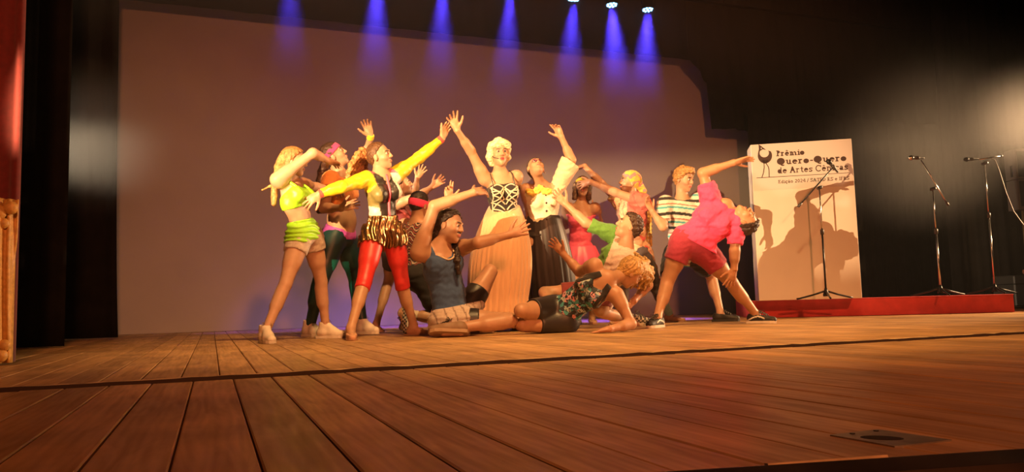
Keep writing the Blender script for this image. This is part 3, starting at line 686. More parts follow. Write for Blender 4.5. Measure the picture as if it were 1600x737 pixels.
# shoes are modelled once (toe along +x, ankle above the origin) and shared
def shoe_mesh(kind):
    I = np.eye(3)
    if kind == 'high': P_ = [Pr('c', (-.045, 0, .05), (.07, 0, .048), (.043, .043)), Pr('c', (.07, 0, .045), (.155, 0, .030), (.043, .036)), Pr('c', (-.02, 0, .06), (-.012, 0, .155), (.050, .047)), Pr('c', (.0, 0, .12), (.09, 0, .06), (.036, .032))]; top = .145
    elif kind == 'low': P_ = [Pr('c', (-.045, 0, .045), (.07, 0, .042), (.041, .042)), Pr('c', (.07, 0, .04), (.155, 0, .028), (.042, .036)), Pr('c', (-.025, 0, .05), (-.02, 0, .11), (.046, .043)), Pr('c', (.03, 0, .07), (.09, 0, .05), (.038, .034))]; top = .082
    else: P_ = [Pr('c', (-.04, 0, .034), (.07, 0, .034), (.034, .039)), Pr('c', (.07, 0, .03), (.145, 0, .022), (.038, .030)), Pr('c', (.0, 0, .06), (.08, 0, .04), (.036, .032))]; top = .06
    cut = .020 if kind != 'slip' else .004
    v, f = polygonize(P_, .0055, floor=False, cuts=[((0, 0, cut), (0, 0, -1)), ((-.02, 0, top), nrm((.12, 0, 1)))])
    return v, f
def sole_pts():
    o = [(-.092, -.012), (-.082, -.033), (-.04, -.040), (.03, -.041), (.09, -.048), (.145, -.043), (.178, -.026), (.19, 0)]
    return o + [(x, -y) for x, y in o[::-1][1:]]
def sole_mesh(z0, z1):
    o = sole_pts(); n = len(o); mb = MB(); mb.add([(x, y, z0) for x, y in o] + [(x * 1.01, y * 1.02, z1) for x, y in o], [tuple(range(n))[::-1], tuple(range(n, 2 * n))] + [(i, (i + 1) % n, n + (i + 1) % n, n + i) for i in range(n)]); return mb
SHOES = {}
def shoe_proto(style):
    if style in SHOES: return SHOES[style]
    kind = {'white_high': 'high', 'slipper': 'slip'}.get(style, 'low')
    v, f = shoe_mesh(kind); c = np.zeros((len(v), 3))
    if style == 'white_high': c[:] = (.66, .60, .52)
    elif style == 'slipper': c[:] = (.52, .29, .18)
    elif style == 'tan': c[:] = (.20, .12, .07)
    elif style in ('black_stripe', 'check'):
        c[:] = (.016, .015, .015); s = np.abs(v[:, 2] - (.045 + .018 * np.sin((v[:, 0]) * 26 + .6))) < .0055
        if style == 'black_stripe': c[s & (v[:, 0] < .1)] = (.7, .66, .6)
        else:
            ck = (np.floor(v[:, 0] / .018) + np.floor(v[:, 2] / .018)) % 2 == 0; c[ck] = (.42, .38, .33)
    else: c[:] = (.016, .015, .015)
    up = mesh_np('shoe', v, f, RUBBER, c)
    sm = sole_mesh(0, .024) if style != 'slipper' else sole_mesh(.001, .009); so = bpy.data.meshes.new('sole'); so.from_pydata(sm.v, [], sm.f); so.materials.append(mat('sole_' + style, {'black': (.02, .02, .02), 'slipper': (.42, .24, .15), 'tan': (.30, .19, .11)}.get(style, (.62, .56, .48)), .7)); so.update()
    la = None
    if style != 'slipper':
        mb = MB()
        for i in range(6 if kind == 'high' else 4):
            x = .105 - .02 * i; z = (.062 + .014 * i) if kind == 'high' else (.066 + .009 * i)
            z += .012
            mb.tube([(x, -.026, z - .01), (x - .004, 0, z + .004), (x, .026, z - .01)], .0042, 5); mb.tube([(x, -.026, z - .01), (x - .012, 0, z + .010), (x - .02, .026, z + .002)], .0038, 5)
        x, z = (.0, .152) if kind == 'high' else (.035, .105)
        mb.tube([(x, 0, z), (x + .02, .03, z + .012), (x + .035, .042, z - .012), (x + .015, .02, z - .004)], .003, 5); mb.tube([(x, 0, z), (x + .02, -.03, z + .012), (x + .035, -.042, z - .012), (x + .015, -.02, z - .004)], .003, 5)
        la = bpy.data.meshes.new('laces'); la.from_pydata(mb.v, [], mb.f); la.materials.append(mat('lace_' + style, (.22, .14, .09) if style == 'white_high' else (.05, .045, .04), .8)); la.update()
    SHOES[style] = (up, so, la); return SHOES[style]

class Person:
    def __init__(s, label, Y, sc=1.0, m=1.0, fem=True, skin=(.52, .30, .19), lip=(.42, .12, .10), brow=(.06, .03, .02), beard=None):
        s.label, s.Y, s.sc, s.m, s.fem, s.skin, s.lip, s.brow, s.beard = label, Y, sc, m, fem, A3(*skin) * .86, A3(*lip), A3(*brow), beard
        s.P = []; s.hand = []; s.root = None; s.arm = {}; s.leg = {}
    def solve(s, uvs, anchor, L):
        u, v, sg = uvs; d = ray(u, v); q = CP - anchor; a = d @ d; b = 2 * d @ q; c = q @ q - L * L; D = b * b - 4 * a * c
        if D <= 0 or sg == 0:
            t = -b / (2 * a)
            if D <= 0 and np.linalg.norm(CP + d * t - anchor) > L * 1.12: print('LONG', s.label[:24], uvs, round(float(np.linalg.norm(CP + d * t - anchor)), 2), 'wanted', round(L, 2))
        else: t = (-b + (1 if sg > 0 else -1) * math.sqrt(D)) / (2 * a)
        return CP + d * t
    def torso(s, pel, neck, chest_face, pel_face, shoulder_w=.165, tilt=0.0, belly=0.0, bust=1.0):
        sc, m = s.sc, s.m
        s.pel = at(pel[0], pel[1], s.Y + pel[2]); s.nk = s.solve(neck, s.pel, .47 * sc)
        up = nrm(s.nk - s.pel)
        cf = nrm(dv(*chest_face)); cf = nrm(cf - up * (cf @ up)); lat = np.cross(up, cf)
        if tilt: lat = nrm(lat + up * tilt)
        s.Mc = np.stack([lat, cf, up], 1)
        pf = nrm(dv(*pel_face)); upp = nrm(up + Z * .3); pf = nrm(pf - upp * (pf @ upp)); plat_ = np.cross(upp, pf); s.Mp = np.stack([plat_, pf, upp], 1)
        s.sh = {'L': s.nk + lat * shoulder_w * sc, 'R': s.nk - lat * shoulder_w * sc}
        s.hip = {'L': s.pel + plat_ * .088 * sc * m - upp * .03, 'R': s.pel - plat_ * .088 * sc * m - upp * .03}
        s.chc = s.nk - up * .135 * sc; s.wc = s.chc * .45 + s.pel * .55
        E = lambda c, r, M, t, k=.045: s.P.append(Pr('e', c, None, tuple(x * sc for x in r), t, k, M=M))
        E(s.chc + cf * -.005, (.138 * m, .098 * m, .165), s.Mc, 'chest')
        s.P.append(Pr('c', s.sh['L'] - up * .02 - lat * .02, s.sh['R'] - up * .02 + lat * .02, (.055 * sc, .055 * sc), 'girdle', .05))
        s.P.append(Pr('c', s.nk + up * .03, s.nk - up * .06, (.06 * sc, .075 * sc), 'trap', .05))
        E(s.wc, ((.115 if s.fem else .125) * m, .088 * m, .15), s.Mc, 'waist')
        E(s.pel, ((.155 if s.fem else .145) * m, .105 * m, .11), s.Mp, 'pelvis')
        for q in (-1, 1):
            s.P.append(Pr('c', s.pel + s.Mp @ A3(q * .07 * m, -.045, -.03) * sc, s.pel + s.Mp @ A3(q * .07 * m, -.04, -.06) * sc, (.085 * sc * m, .082 * sc * m), 'glute', .045))
            if s.fem: s.P.append(Pr('c', s.chc + s.Mc @ A3(q * .066, .075, .015) * sc, s.chc + s.Mc @ A3(q * .07, .085, -.005) * sc, (.056 * bust * sc, .058 * bust * sc), 'breast', .03))
            else: s.P.append(Pr('e', s.chc + s.Mc @ A3(q * .062, .062, .03) * sc, None, (.07 * sc, .045 * sc, .06 * sc), 'breast', .04, M=s.Mc))
        if belly: s.P.append(Pr('e', s.wc + s.Mc[:, 1] * belly * .6 - up * .03, None, (.115 * sc, .07 + belly, .13 * sc), 'belly', .06, M=s.Mc))
    def head(s, uvs, look, up=None, hs=1.0, L=.215):
        s.hc = s.solve(uvs, s.nk, L * s.sc); s.hs = hs * s.sc * .98
        lk = nrm(dv(*look)); u = nrm(dv(*up)) if up is not None else nrm(s.hc - s.nk)
        u = nrm(u - lk * (u @ lk)); s.Mh = np.stack([np.cross(u, lk) * 1.0, lk, u], 1)
        h = s.hs; H = lambda x, y, z: s.hc + s.Mh @ A3(x, y, z) * h
        s.H = H; s.HP = []
        def e(c, r, k=.02, sub=False): s.HP.append(Pr('e', H(*c), None, tuple(x * h for x in r), 'head', k * h, sub, M=s.Mh))
        def cp(a, b, r, k=.012): s.HP.append(Pr('c', H(*a), H(*b), tuple(x * h for x in r), 'head', k * h))
        e((0, -.012, .028), (.074, .094, .088)); e((0, .026, -.03), (.060, .064, .082), .03)
        e((0, .040, -.075), (.040, .042, .036), .03); cp((0, .072, -.098), (0, .070, -.092), (.017, .018), .02)
        for q in (-1, 1):
            e((q * .038, .058, -.022), (.026, .026, .026), .02); e((q * .078, -.008, -.008), (.009, .019, .031), .008)
            cp((q * .012, .088, .034), (q * .042, .074, .033), (.010, .009), .01)
            e((q * .030, .099, .010), (.017, .013, .011), .01, True)
        cp((0, .088, .022), (0, .108, -.018), (.008, .011), .01); cp((-.012, .096, -.022), (.012, .096, -.022), (.009, .009), .008)
        e((0, .089, -.050), (.024, .013, .008), .006); e((0, .087, -.061), (.020, .014, .009), .006)
        s.P.append(Pr('c', s.nk + s.Mc[:, 2] * .0, H(0, -.022, -.05), (.056 * s.sc * (1 if s.fem else 1.1), .050 * s.sc * (1 if s.fem else 1.1)), 'neck', .035))
        s.neckp = s.P[-1]
    def arms(s, side, e, w, t, n, pose=(.12, .25), th=1.0, fingers=None):
        sc, m = s.sc, s.m; S = s.sh[side]; E_ = s.solve(e, S, .285 * sc); Wr = s.solve(w, E_, .245 * sc); tip = s.solve(t, Wr, .17 * sc)
        s.arm[side] = (S, E_, Wr); am = .6 + .4 * m
        s.P.append(Pr('c', S, S + (E_ - S) * .3, (.058 * sc * am, .055 * sc * am), 'uarm' + side, .035))
        s.P.append(Pr('c', S, E_, (.053 * sc * am, .039 * sc * am), 'uarm' + side, .03))
        s.P.append(Pr('c', E_, E_ + (Wr - E_) * .4, (.040 * sc * am, .041 * sc * am), 'farm' + side, .02))
        s.P.append(Pr('c', E_, Wr, (.039 * sc * am, .0265 * sc * am), 'farm' + side, .02)); fa = s.P[-1]
        d = nrm(tip - Wr); nn_ = nrm(dv(*n)); nn_ = nrm(nn_ - d * (nn_ @ d)); sd = np.cross(d, nn_) * (1 if side == 'R' else -1)
        hp = [fa.upto(1.02, 0, .62)]; hp[0].k = .012; h = sc
        pc = Wr + d * .052 * h
        hp.append(Pr('e', pc, None, (.038 * h, .015 * h, .050 * h), 'palm', .02, M=np.stack([sd, nn_, d], 1)))
        hp.append(Pr('c', Wr, Wr + d * .05 * h, (.024 * h, .020 * h), 'palm', .02))
        spread, curl = pose; cs = fingers or (curl,) * 4
        for i, (o, L, c) in enumerate(zip((.028, .0095, -.0095, -.027), (.074, .083, .077, .060), cs)):
            an = spread * (1.5 - i) * .66; fd = nrm(d * math.cos(an) + sd * math.sin(an)); p = Wr + d * (.083 - .006 * (i == 3)) * h + sd * o * h; ang = c * .6
            hp.append(Pr('c', pc + sd * o * .7 * h, p, (.012 * h, .011 * h), 'finger', .012))
            for j, fr in enumerate((.44, .31, .25)):
                dd = fd * math.cos(ang) + nn_ * math.sin(ang); q = p + dd * L * fr * h
                hp.append(Pr('c', p, q, ((.0098 - .001 * j) * h, (.0092 - .0012 * j) * h), 'finger', .003)); p = q; ang += c
        p = Wr + d * .022 * h + sd * .022 * h + nn_ * .004; td = nrm(d * .62 + sd * .75 * th + nn_ * .25); q = p + td * .042 * h
        hp.append(Pr('c', p, q, (.0165 * h, .0125 * h), 'thumb', .012)); td2 = nrm(td + d * .35); r_ = q + td2 * .032 * h
        hp.append(Pr('c', q, r_, (.0115 * h, .010 * h), 'thumb', .004)); hp.append(Pr('c', r_, r_ + nrm(td2 + d * .2) * .024 * h, (.010 * h, .008 * h), 'thumb', .004))
        s.hand.append(hp)
    def legs(s, side, k, a, toe, shoe=None, shoe_up=None):
        # a: (u, dY) puts the foot flat on the boards; (u, v, sign) lets the ankle follow the shin
        sc, m = s.sc, s.m; Hp = s.hip[side]; lm = .55 + .45 * m
        if len(a) == 2:
            An = on_floor(a[0], s.Y + a[1], .085); d = ray(k[0], k[1]); best = None
            t0 = (Hp + An)[1] / 2 / d[1]
            for t in np.linspace(t0 - .5, t0 + .5, 201):
                q = CP + d * t; dep = q[1] - (Hp[1] + An[1]) / 2
                e = (np.linalg.norm(q - Hp) - .41 * sc) ** 2 + (np.linalg.norm(q - An) - .40 * sc) ** 2 + (.05 if k[2] * dep < 0 else 0)
                if best is None or e < best[0]: best = (e, q)
            Kn = best[1]
            if best[0] > .012: print('LEG', s.label[:24], side, 'thigh', round(float(np.linalg.norm(Kn - Hp)), 2), 'shin', round(float(np.linalg.norm(An - Kn)), 2))
        else:
            Kn = s.solve(k, Hp, .41 * sc); Kn[2] = max(Kn[2], .058 * sc * lm); An = s.solve(a, Kn, .40 * sc); An[2] = max(An[2], .045)
        s.leg[side] = (Hp, Kn, An); Td = nrm(dv(*toe))
        s.P.append(Pr('c', Hp, Kn, (.088 * sc * lm, .054 * sc * lm), 'thigh' + side, .03))
        s.P.append(Pr('c', Hp + (Kn - Hp) * .1, Hp + (Kn - Hp) * .55, (.088 * sc * lm, .074 * sc * lm), 'thigh' + side, .03))
        sh = An - Kn; bk = nrm(np.cross(np.cross(nrm(sh), Td), nrm(sh)) * -1) if abs(nrm(sh) @ Td) < .97 else A3(0, 0, 0)
        s.P.append(Pr('c', Kn, An, (.050 * sc * lm, .034 * sc), 'calf' + side, .02))
        s.P.append(Pr('c', Kn + sh * .15 + bk * .014, Kn + sh * .45 + bk * .012, (.050 * sc * lm, .049 * sc * lm), 'calf' + side, .03))
        upv = nrm(dv(*shoe_up)) if shoe_up is not None else (Z if len(a) == 2 else nrm(-sh))
        x = nrm(Td - upv * (Td @ upv)); y = np.cross(upv, x); s.leg[side] += (np.stack([x, y, upv], 1), shoe)
        Fp = lambda a_, b_, c_: An + (x * a_ + y * b_ + upv * c_) * sc
        z0 = -.085 if len(a) == 2 else -.06
        s.P.append(Pr('c', Fp(-.035, 0, z0 + .035), An, (.032 * sc, .034 * sc), 'foot', .025)); s.P.append(Pr('c', Fp(-.02, 0, z0 + .045), Fp(.08, 0, z0 + .03), (.034 * sc, .030 * sc), 'foot', .025))
        if shoe is None:
            for i in range(5):
                s.P.append(Pr('c', Fp(.06, (i - 2) * .015, z0 + .025), Fp(.150 - .010 * abs(i - 1.4), (i - 2) * .017, z0 + .012), (.018 * sc, .010 * sc), 'foot', .008))
    def build(s):
        rootp = A3(s.pel[0], s.pel[1], 0)
        s.root = thing('person', rootp, s.label, 'person'); s.o = rootp
        v1, f1 = polygonize(s.P, .009); vs, fs, cs = [v1], [f1], [np.tile(s.skin, (len(v1), 1))]
        for hp in s.hand:
            v, f = polygonize(hp, .0045); vs.append(v); fs.append(f); cs.append(np.tile(s.skin * A3(1.04, .96, .94), (len(v), 1)))
        npz = s.neckp.upto(1.2, 0, .55); npz.k = .02
        v, f = polygonize(s.HP + [npz], .0042); q = ((v - s.hc) @ s.Mh) / s.hs; c = np.tile(s.skin, (len(v), 1))
        el = lambda ctr, r: (((q - A3(*ctr)) / A3(*r)) ** 2).sum(1) < 1
        if s.beard is not None:
            col, mou, chin = s.beard
            if chin: c[(q[:, 2] < -.045) & (q[:, 1] > -.01) & (q[:, 2] > -.13) & (np.abs(q[:, 0]) < .07)] = col
            if mou: c[el((0, .1, -.038), (.032, .03, .009))] = col
        c[el((0, .095, -.055), (.022, .03, .0105))] = s.lip
        for k in (-1, 1):
            c[el((k * .031, .085, .034), (.021, .03, .0055))] = s.brow
        if hasattr(s, 'paint'): s.paint(q, c, el)
        vs.append(v); fs.append(f); cs.append(c)
        b = 0; F_ = []
        for v, f in zip(vs, fs): F_.append(f + b); b += len(v)
        s.body = link('body', mesh_np('body', np.concatenate(vs) - s.o, np.concatenate(F_), SKIN, np.concatenate(cs)), s.root)
        Mq = Matrix([[float(x) for x in r] for r in s.Mh])
        for k in (-1, 1):
            e = link('eye', EYE_ME, s.root); e.matrix_local = Matrix.Translation(Vector(s.H(k * .030, .0785, .011) - s.o)) @ Mq.to_4x4() @ Matrix.Scale(s.hs, 4)
        for sd, (Hp, Kn, An, M, shoe) in s.leg.items():
            if not shoe: continue
            up, so, la = shoe_proto(shoe); sole = An - M[:, 2] * .085
            if sole[2] < 0.02 and M[2, 2] > .9: sole[2] = 0.001
            MM = Matrix.Translation(Vector(sole - s.o)) @ Matrix([[float(x) for x in r] for r in M]).to_4x4() @ Matrix.Scale(s.sc * .98, 4)
            zm = min((MM @ q.co).z for me_ in (up, so) for q in me_.vertices)
            if zm < .001: MM = Matrix.Translation((0, 0, .001 - zm)) @ MM      # rest on the boards
            o = link('shoe', up, s.root); o.matrix_local = MM; link('sole', so, o)
            if la: link('laces', la, o)
        return s
    def get(s, *tags): return [q for q in s.P if any(q.tag == t or q.tag[:-1] == t for t in tags)]
    def wear(s, name, prims, color, m=None, vox=.0085, noise=None, namp=0.0, cuts=(), colfn=None, label=None):
        v, f = polygonize(prims, vox, noise, namp, True, cuts)
        c = np.tile(A3(*color), (len(v), 1))
        if colfn: colfn(v, c)
        o = link(name, mesh_np(name, v - s.o, f, m or CLOTH, c), s.root)
        if label: o['label'] = label
        return o
    def limb(s, tagname, t, off, t0=None):    # the limb's volumes cut at fraction t of the whole bone
        L = s.get(tagname); main = max(L, key=lambda q: np.linalg.norm(q.b - q.a)); ax = nrm(main.b - main.a); pt = main.a + (main.b - main.a) * t
        cu = [(pt, ax)] + ([] if t0 is None else [(main.a + (main.b - main.a) * t0, -ax)])
        return [q.grow(off, cu) for q in L]
    def cut(s, M, c, pt, n): return (c + M @ (A3(*pt) * s.sc), M @ nrm(A3(*n)))
    def ccut(s, pt, n): return s.cut(s.Mc, s.chc, pt, n)
    def pcut(s, pt, n): return s.cut(s.Mp, s.pel, pt, n)
    def top(s, off, low=True, cuts=None, scoop=0.0):  # torso volumes as a garment, cut at the neckline
        if cuts is None: cuts = [s.ccut((0, 0, .165), (0, .2, 1))]
        P_ = [q.grow(off, cuts) for q in s.get('chest', 'girdle', 'waist', 'breast', 'belly')]
        if low: P_ += [q.grow(off) for q in s.get('pelvis', 'glute')]
        if scoop: P_.append(Pr('e', s.nk + s.Mc @ A3(0, .06, .02) * s.sc, None, (.075 * scoop, .09, .10 * scoop), 'scoop', .012, True, M=s.Mc))
        return P_
    def hair_cap(s, color, grow=.010, front=.03, low=-.03, extra=(), nf=90, na=.004, name='hair', vox=.0065, m=None, straight=0):
        h = s.hs; n = s.Mh @ nrm(A3(0, .8, -.6)); pt = s.H(0, front, .05)
        P_ = [Pr('e', s.H(0, -.014, .030), None, ((.075 + grow) * h, (.095 + grow) * h, (.089 + grow) * h), 'hair', .02, cuts=[(pt, n)], M=s.Mh),
              Pr('c', s.H(0, -.05, .0), s.H(0, -.055, low), (.062 * h, .05 * h), 'hair', .03)]
        for it in extra:
            if it[0] == 'e': P_.append(Pr('e', s.H(*it[1]), None, tuple(x * h for x in it[2]), 'hair', .02, M=s.Mh))
            elif it[0] == 'c': P_.append(Pr('c', s.H(*it[1]), s.H(*it[2]), (it[3] * h, it[4] * h), 'hair', .015))
            else: P_.append(it[1])
        def nz(p):
            if not straight: return na * wob(p, nf, 1.0) + na * .6 * wob(p, nf * 2.3, 4.0)
            q = ((p - s.hc.astype(np.float32)) @ s.Mh.astype(np.float32)) / h; th = np.arctan2(q[..., 0], q[..., 1] + .1)
            return na * (np.sin(th * straight + 2.5 * wob(p, 22, 1.0)) * .7 + wob(p, 35, 2.0) * .6)
        return s.wear(name, P_, color, m or HAIR, vox, nz, na * 2, label=None)
    def band(s, color, z=.045, w=.022, off=.014, tilt=-.35, name='headband'):
        n = s.Mh @ nrm(A3(0, tilt, 1)); c = s.H(0, 0, z); h = s.hs
        return s.wear(name, [Pr('e', s.H(0, -.012, .028), None, tuple((x + off) * h for x in (.074, .094, .088)), 'b', .01, M=s.Mh)], color, CLOTH, .005, cuts=[(c + n * w * h, n), (c - n * w * h, -n)])
    def locks(s, pts_list, r, color, name='hair_lock', m=None, vox=.007, nf=70, na=.005):  # strands as joined chains of volumes
        P_ = []
        for pts in pts_list:
            for i in range(len(pts) - 1):
                t0, t1 = i / (len(pts) - 1), (i + 1) / (len(pts) - 1)
                P_.append(Pr('c', pts[i], pts[i + 1], (r * (1 - .5 * t0), r * (1 - .5 * t1)), 'l', .012))
        return s.wear(name, P_, color, m or HAIR, vox, lambda p: na * wob(p, nf, 2.0) + na * .5 * wob(p, nf * 2.1, 3.0), na * 2)
    def surf(s, prims, x, z, M=None, c=None, extra=0.0, noise=None):   # garment surface in front of the chest at (x, z)
        M = s.Mc if M is None else M; c = s.chc if c is None else c
        ys = np.linspace(.30, -.02, 81); p = (c + np.stack([np.full(81, x), ys, np.full(81, z)], 1) @ M.T * 1.0).astype(np.float32)
        d = sdf(prims, p, noise); i = np.argmax(d < 0); return c + M @ A3(x, ys[max(i - 1, 0)] + extra, z)
    def uv(s, u, v, dy=0.0): return at(u, v, s.Y + dy)

def skirt(P_, name, waist, hem, w_ax, h_ax, n_pl, amp, color, m, bulge=0.0, label=None, seed=0):
    # pleated skirt: elliptical rings from the waist to the hem (half widths across and in depth)
    r = random.Random(seed); n = n_pl * 8; nz = 30; vs = []; ph = [r.uniform(0, 6.28) for _ in range(n_pl)]
    for j in range(nz + 1):
        t = j / nz; c = waist + (hem - waist) * t; e = t ** .8
        ax = w_ax[0] + (h_ax[0] - w_ax[0]) * e + bulge * math.sin(math.pi * min(1, t * 1.3)) * .5; ay = w_ax[1] + (h_ax[1] - w_ax[1]) * e + bulge * math.sin(math.pi * min(1, t * 1.3)) * .5
        for i in range(n):
            a = 2 * math.pi * i / n; f_ = 1 + amp * (.06 + t) * (math.sin(n_pl * a + .5 * math.sin(3 * a)) + .5 * math.sin(n_pl * .41 * a + 1.3 + 1.5 * t) + .35 * math.sin(n_pl * 1.9 * a + ph[i // 8] * .2))
            vs.append(c + R0 * ax * f_ * math.cos(a) + F0 * ay * f_ * math.sin(a))
    f = [(j * n + i, j * n + (i + 1) % n, (j + 1) * n + (i + 1) % n, (j + 1) * n + i) for j in range(nz) for i in range(n)]
    o = link(name, mesh_np(name, np.array(vs) - P_.o, f, m), P_.root); o.modifiers.new('thickness', 'SOLIDIFY').thickness = .004
    return o

# ------------------------------------------------------------------ the dancers
def fold(f, a, seed=0.0): return dict(noise=lambda p: a * wob(p, f * 1.6, seed) + a * .7 * wob(p, f * 3.6, seed + 2), namp=a * 1.8)
def vertical_fold(M, f, a): 
    def n(p):
        q = p @ M.astype(np.float32); return a * np.sin(q[..., 0] * f + 1.2 * np.sin(q[..., 2] * f * .25) + q[..., 1] * f * .4)
    return dict(noise=n, namp=a * 1.2)

# A: lime top, arm over the face
p = A = Person('dancer in lime crop top and pale shorts with a bent arm raised across the face', 6.35, .95, .92, skin=(.58, .36, .25), brow=(.12, .07, .04))
p.torso((476, 364, 0), (453, 284, 0), (.9, 0, .35), (.9, 0, .4), .155, tilt=-.3)
p.head((459, 252, 0), (.96, -.15, -.1))
p.arms('R', (489, 239, -1), (514, 252, 1), (532, 257, 1), (0, -1, .3), (.1, .3))
p.arms('L', (494, 292, 1), (520, 300, 1), (535, 303, 1), (0, -.6, .8), (.1, .4))
p.legs('R', (446, 444, -1), (415, -.28), (.55, 0, .8), 'white_high')
p.legs('L', (502, 440, 0), (509, .22), (.98, 0, .25), 'white_high')
p.build()
LIME = (.33, .75, .03)
p.wear('crop_top', [q.grow(.010) for q in p.get('chest', 'breast', 'waist')], LIME, SHINY, cuts=[p.ccut((0, 0, -.085), (0, 0, -1)), p.ccut((0, 0, .055), (0, -.5, 1))], **fold(30, .003))
p.wear('strap', [Pr('c', p.surf(p.P, k * .07, .06) , p.sh['L' if k > 0 else 'R'] - p.Mc[:, 0] * .06 * k + p.Mc[:, 2] * .035, (.014, .012), 's', .01) for k in (-1, 1)], LIME, SHINY, .006)
sk = [q.grow(.017) for q in p.get('pelvis', 'glute', 'waist')] + p.limb('thigh', .16, .017)[:2]
p.wear('ruched_skirt', sk, LIME, SHINY, cuts=[p.pcut((0, 0, .115), (0, 0, 1)), p.pcut((0, 0, -.07), (0, 0, -1))], noise=lambda q: .006 * np.sin(q[..., 2] * 150 + 3 * wob(q, 14)), namp=.008)
p.wear('shorts', [q.grow(.010) for q in p.get('pelvis', 'glute')] + p.limb('thighL', .30, .012) + p.limb('thighR', .30, .012), (.50, .43, .38), CLOTH, cuts=[p.pcut((0, 0, .05), (0, 0, 1))], **fold(45, .003))
hs_ = p.H(0, -.09, .01)
p.hair_cap((.34, .17, .06), .012, .028, -.05, straight=34, extra= [('c', (.06, -.02, .02), (.055, -.05, -.12), .03, .03), ('c', (-.06, -.02, .02), (-.055, -.05, -.12), .03, .03)])
p.locks([[hs_ + A3(0, k * .03, 0), p.uv(436, 262, k * .04), p.uv(429, 290, k * .05), p.uv(428, 318, k * .05)] for k in (-1, 0, 1)], .042, (.42, .24, .09), 'long_hair', nf=40, na=.004)
p.locks([[p.uv(436, 280, -.05), p.uv(424, 290, -.06), p.uv(410, 296, -.06)]], .016, (.42, .24, .09), 'hair_wisp')

# B: pink headband, bare belly
p = B = Person('dancer in orange crop top and dark teal leggings with a pink headband and bare belly', 7.15, 1.05, 1.1, False, skin=(.50, .30, .19))
p.torso((531, 368, 0), (534, 281, 0), (.9, .1, .35), (.9, 0, .3), .17, belly=.05)
p.head((522, 243, 0), (.88, .48, .0))
p.arms('L', (572, 246, 1), (579, 213, -1), (572, 191, 0), (.2, 0, 1), (.25, .3))
p.arms('R', (506, 325, -1), (533, 325, -1), (549, 320, 0), (.3, 0, -1), (.2, .3))
p.legs('R', (501, 438, 0), (484, -.05), (.75, 0, .6), 'white_high')
p.legs('L', (556, 436, 0), (567, .2), (.8, 0, .5), 'white_high')
p.build()
p.wear('crop_top', [q.grow(.012, [p.ccut((0, 0, .165), (0, .2, 1)), p.ccut((0, 0, -.10), (0, 0, -1))]) for q in p.get('chest', 'girdle', 'breast')] + p.limb('uarmL', .35, .014) + p.limb('uarmR', .35, .014), (.75, .25, .06), CLOTH, **fold(28, .004))
TEAL = (.012, .045, .050)
def teal(v, c):
    for sd in 'LR':
        Hp, Kn, An = p.leg[sd][:3]; n = nrm(np.cross(Kn - Hp, F0)) * 1.0
        q = (v - Kn); c[((q @ R0) < -.025) & (v[:, 2] < Kn[2] + .16) & (sd == 'L') & ((v - (p.leg['L'][1] + p.leg['R'][1]) / 2) @ R0 > 0)] = (.02, .42, .46)
p.wear('leggings', [q.grow(.010) for q in p.get('pelvis', 'glute')] + p.limb('thighL', 1.2, .010) + p.limb('thighR', 1.2, .010) + p.limb('calfL', .95, .008) + p.limb('calfR', .95, .008), TEAL, SHINY, cuts=[p.pcut((0, 0, .07), (0, 0, 1))], colfn=teal)
p.wear('waist_sash', [q.grow(.016) for q in p.get('pelvis', 'glute', 'waist')], (.42, .08, .42), SHINY, cuts=[p.pcut((0, 0, .085), (0, .25, 1)), p.pcut((0, 0, .0), (0, -.25, -1))], **fold(50, .003))
p.hair_cap((.055, .028, .018), .012, .03, -.04)
p.band((.85, .05, .22), .045, .026)
p.locks([[p.H(k * .04, -.06, .0), p.uv(503, 268, k * .05), p.uv(500 + 3 * k, 295, k * .05 - .02), p.uv(502 + 4 * k, 330, k * .06 - .03)] for k in (-1, 0, 1)], .045, (.07, .03, .02), 'long_hair')
wr = p.arm['L']; wd = nrm(wr[2] - wr[1])
p.wear('wrist_band', [Pr('c', wr[2] - wd * .03, wr[2] + wd * .02, (.036, .034), 'w', .01, cuts=[(wr[2] - wd * .03, -wd), (wr[2] + wd * .02, wd)])], (.75, .55, .03), CLOTH, .006)

# C: yellow sleeves, wide arms
p = C_ = Person('dancer in yellow-sleeved black and white leotard with both arms stretched wide', 6.4, .99, .96, skin=(.54, .32, .20))
p.torso((599, 360, 0), (596, 276, 0), (.62, .1, .76), (.45, 0, .9), .15, tilt=.12)
p.head((593, 244, 0), (.97, .12, .22))
p.arms('R', (533, 292, -1), (499, 303, 0), (474, 320, 0), (-.2, -.2, -1), (.3, .25))
p.arms('L', (655, 246, 1), (691, 216, 1), (700, 193, 1), (.8, .2, .5), (.12, .2))
p.legs('R', (569, 440, -1), (548, -.38), (.3, 0, .95), 'slipper')
p.legs('L', (628, 440, 0), (646, .12), (.85, 0, .5), 'slipper')
p.build()
YEL = (.72, .55, .02)
def leot(v, c):
    q = (v - p.chc) @ p.Mc; x, y, z = q.T; arm = np.zeros(len(v), bool)
    for sd in 'LR':
        S, E_, Wr = p.arm[sd]; ax = nrm(E_ - S); arm |= ((v - S) @ ax > -.02) & (np.linalg.norm(np.cross(v - S, ax), axis=1) < .11)
        arm |= np.linalg.norm(v - (E_ + Wr) / 2, axis=1) < .2
    c[:] = (.70, .66, .58); c[(x < -.02) & (z > -.09 - x * .3 - .06)] = (.20, .17, .06)
    c[(np.abs(x + .015) < .07)] = (.020, .016, .015); c[(x > .0) & (x < .075)] = (.020, .016, .015)
    c[z > .165] = (.75, .10, .18)
    c[arm] = YEL
lt = p.top(.009, cuts=[p.ccut((0, 0, .185), (0, .1, 1))]) + p.limb('uarmL', 1.1, .009) + p.limb('uarmR', 1.1, .009) + p.limb('farmL', .92, .008) + p.limb('farmR', .92, .008)
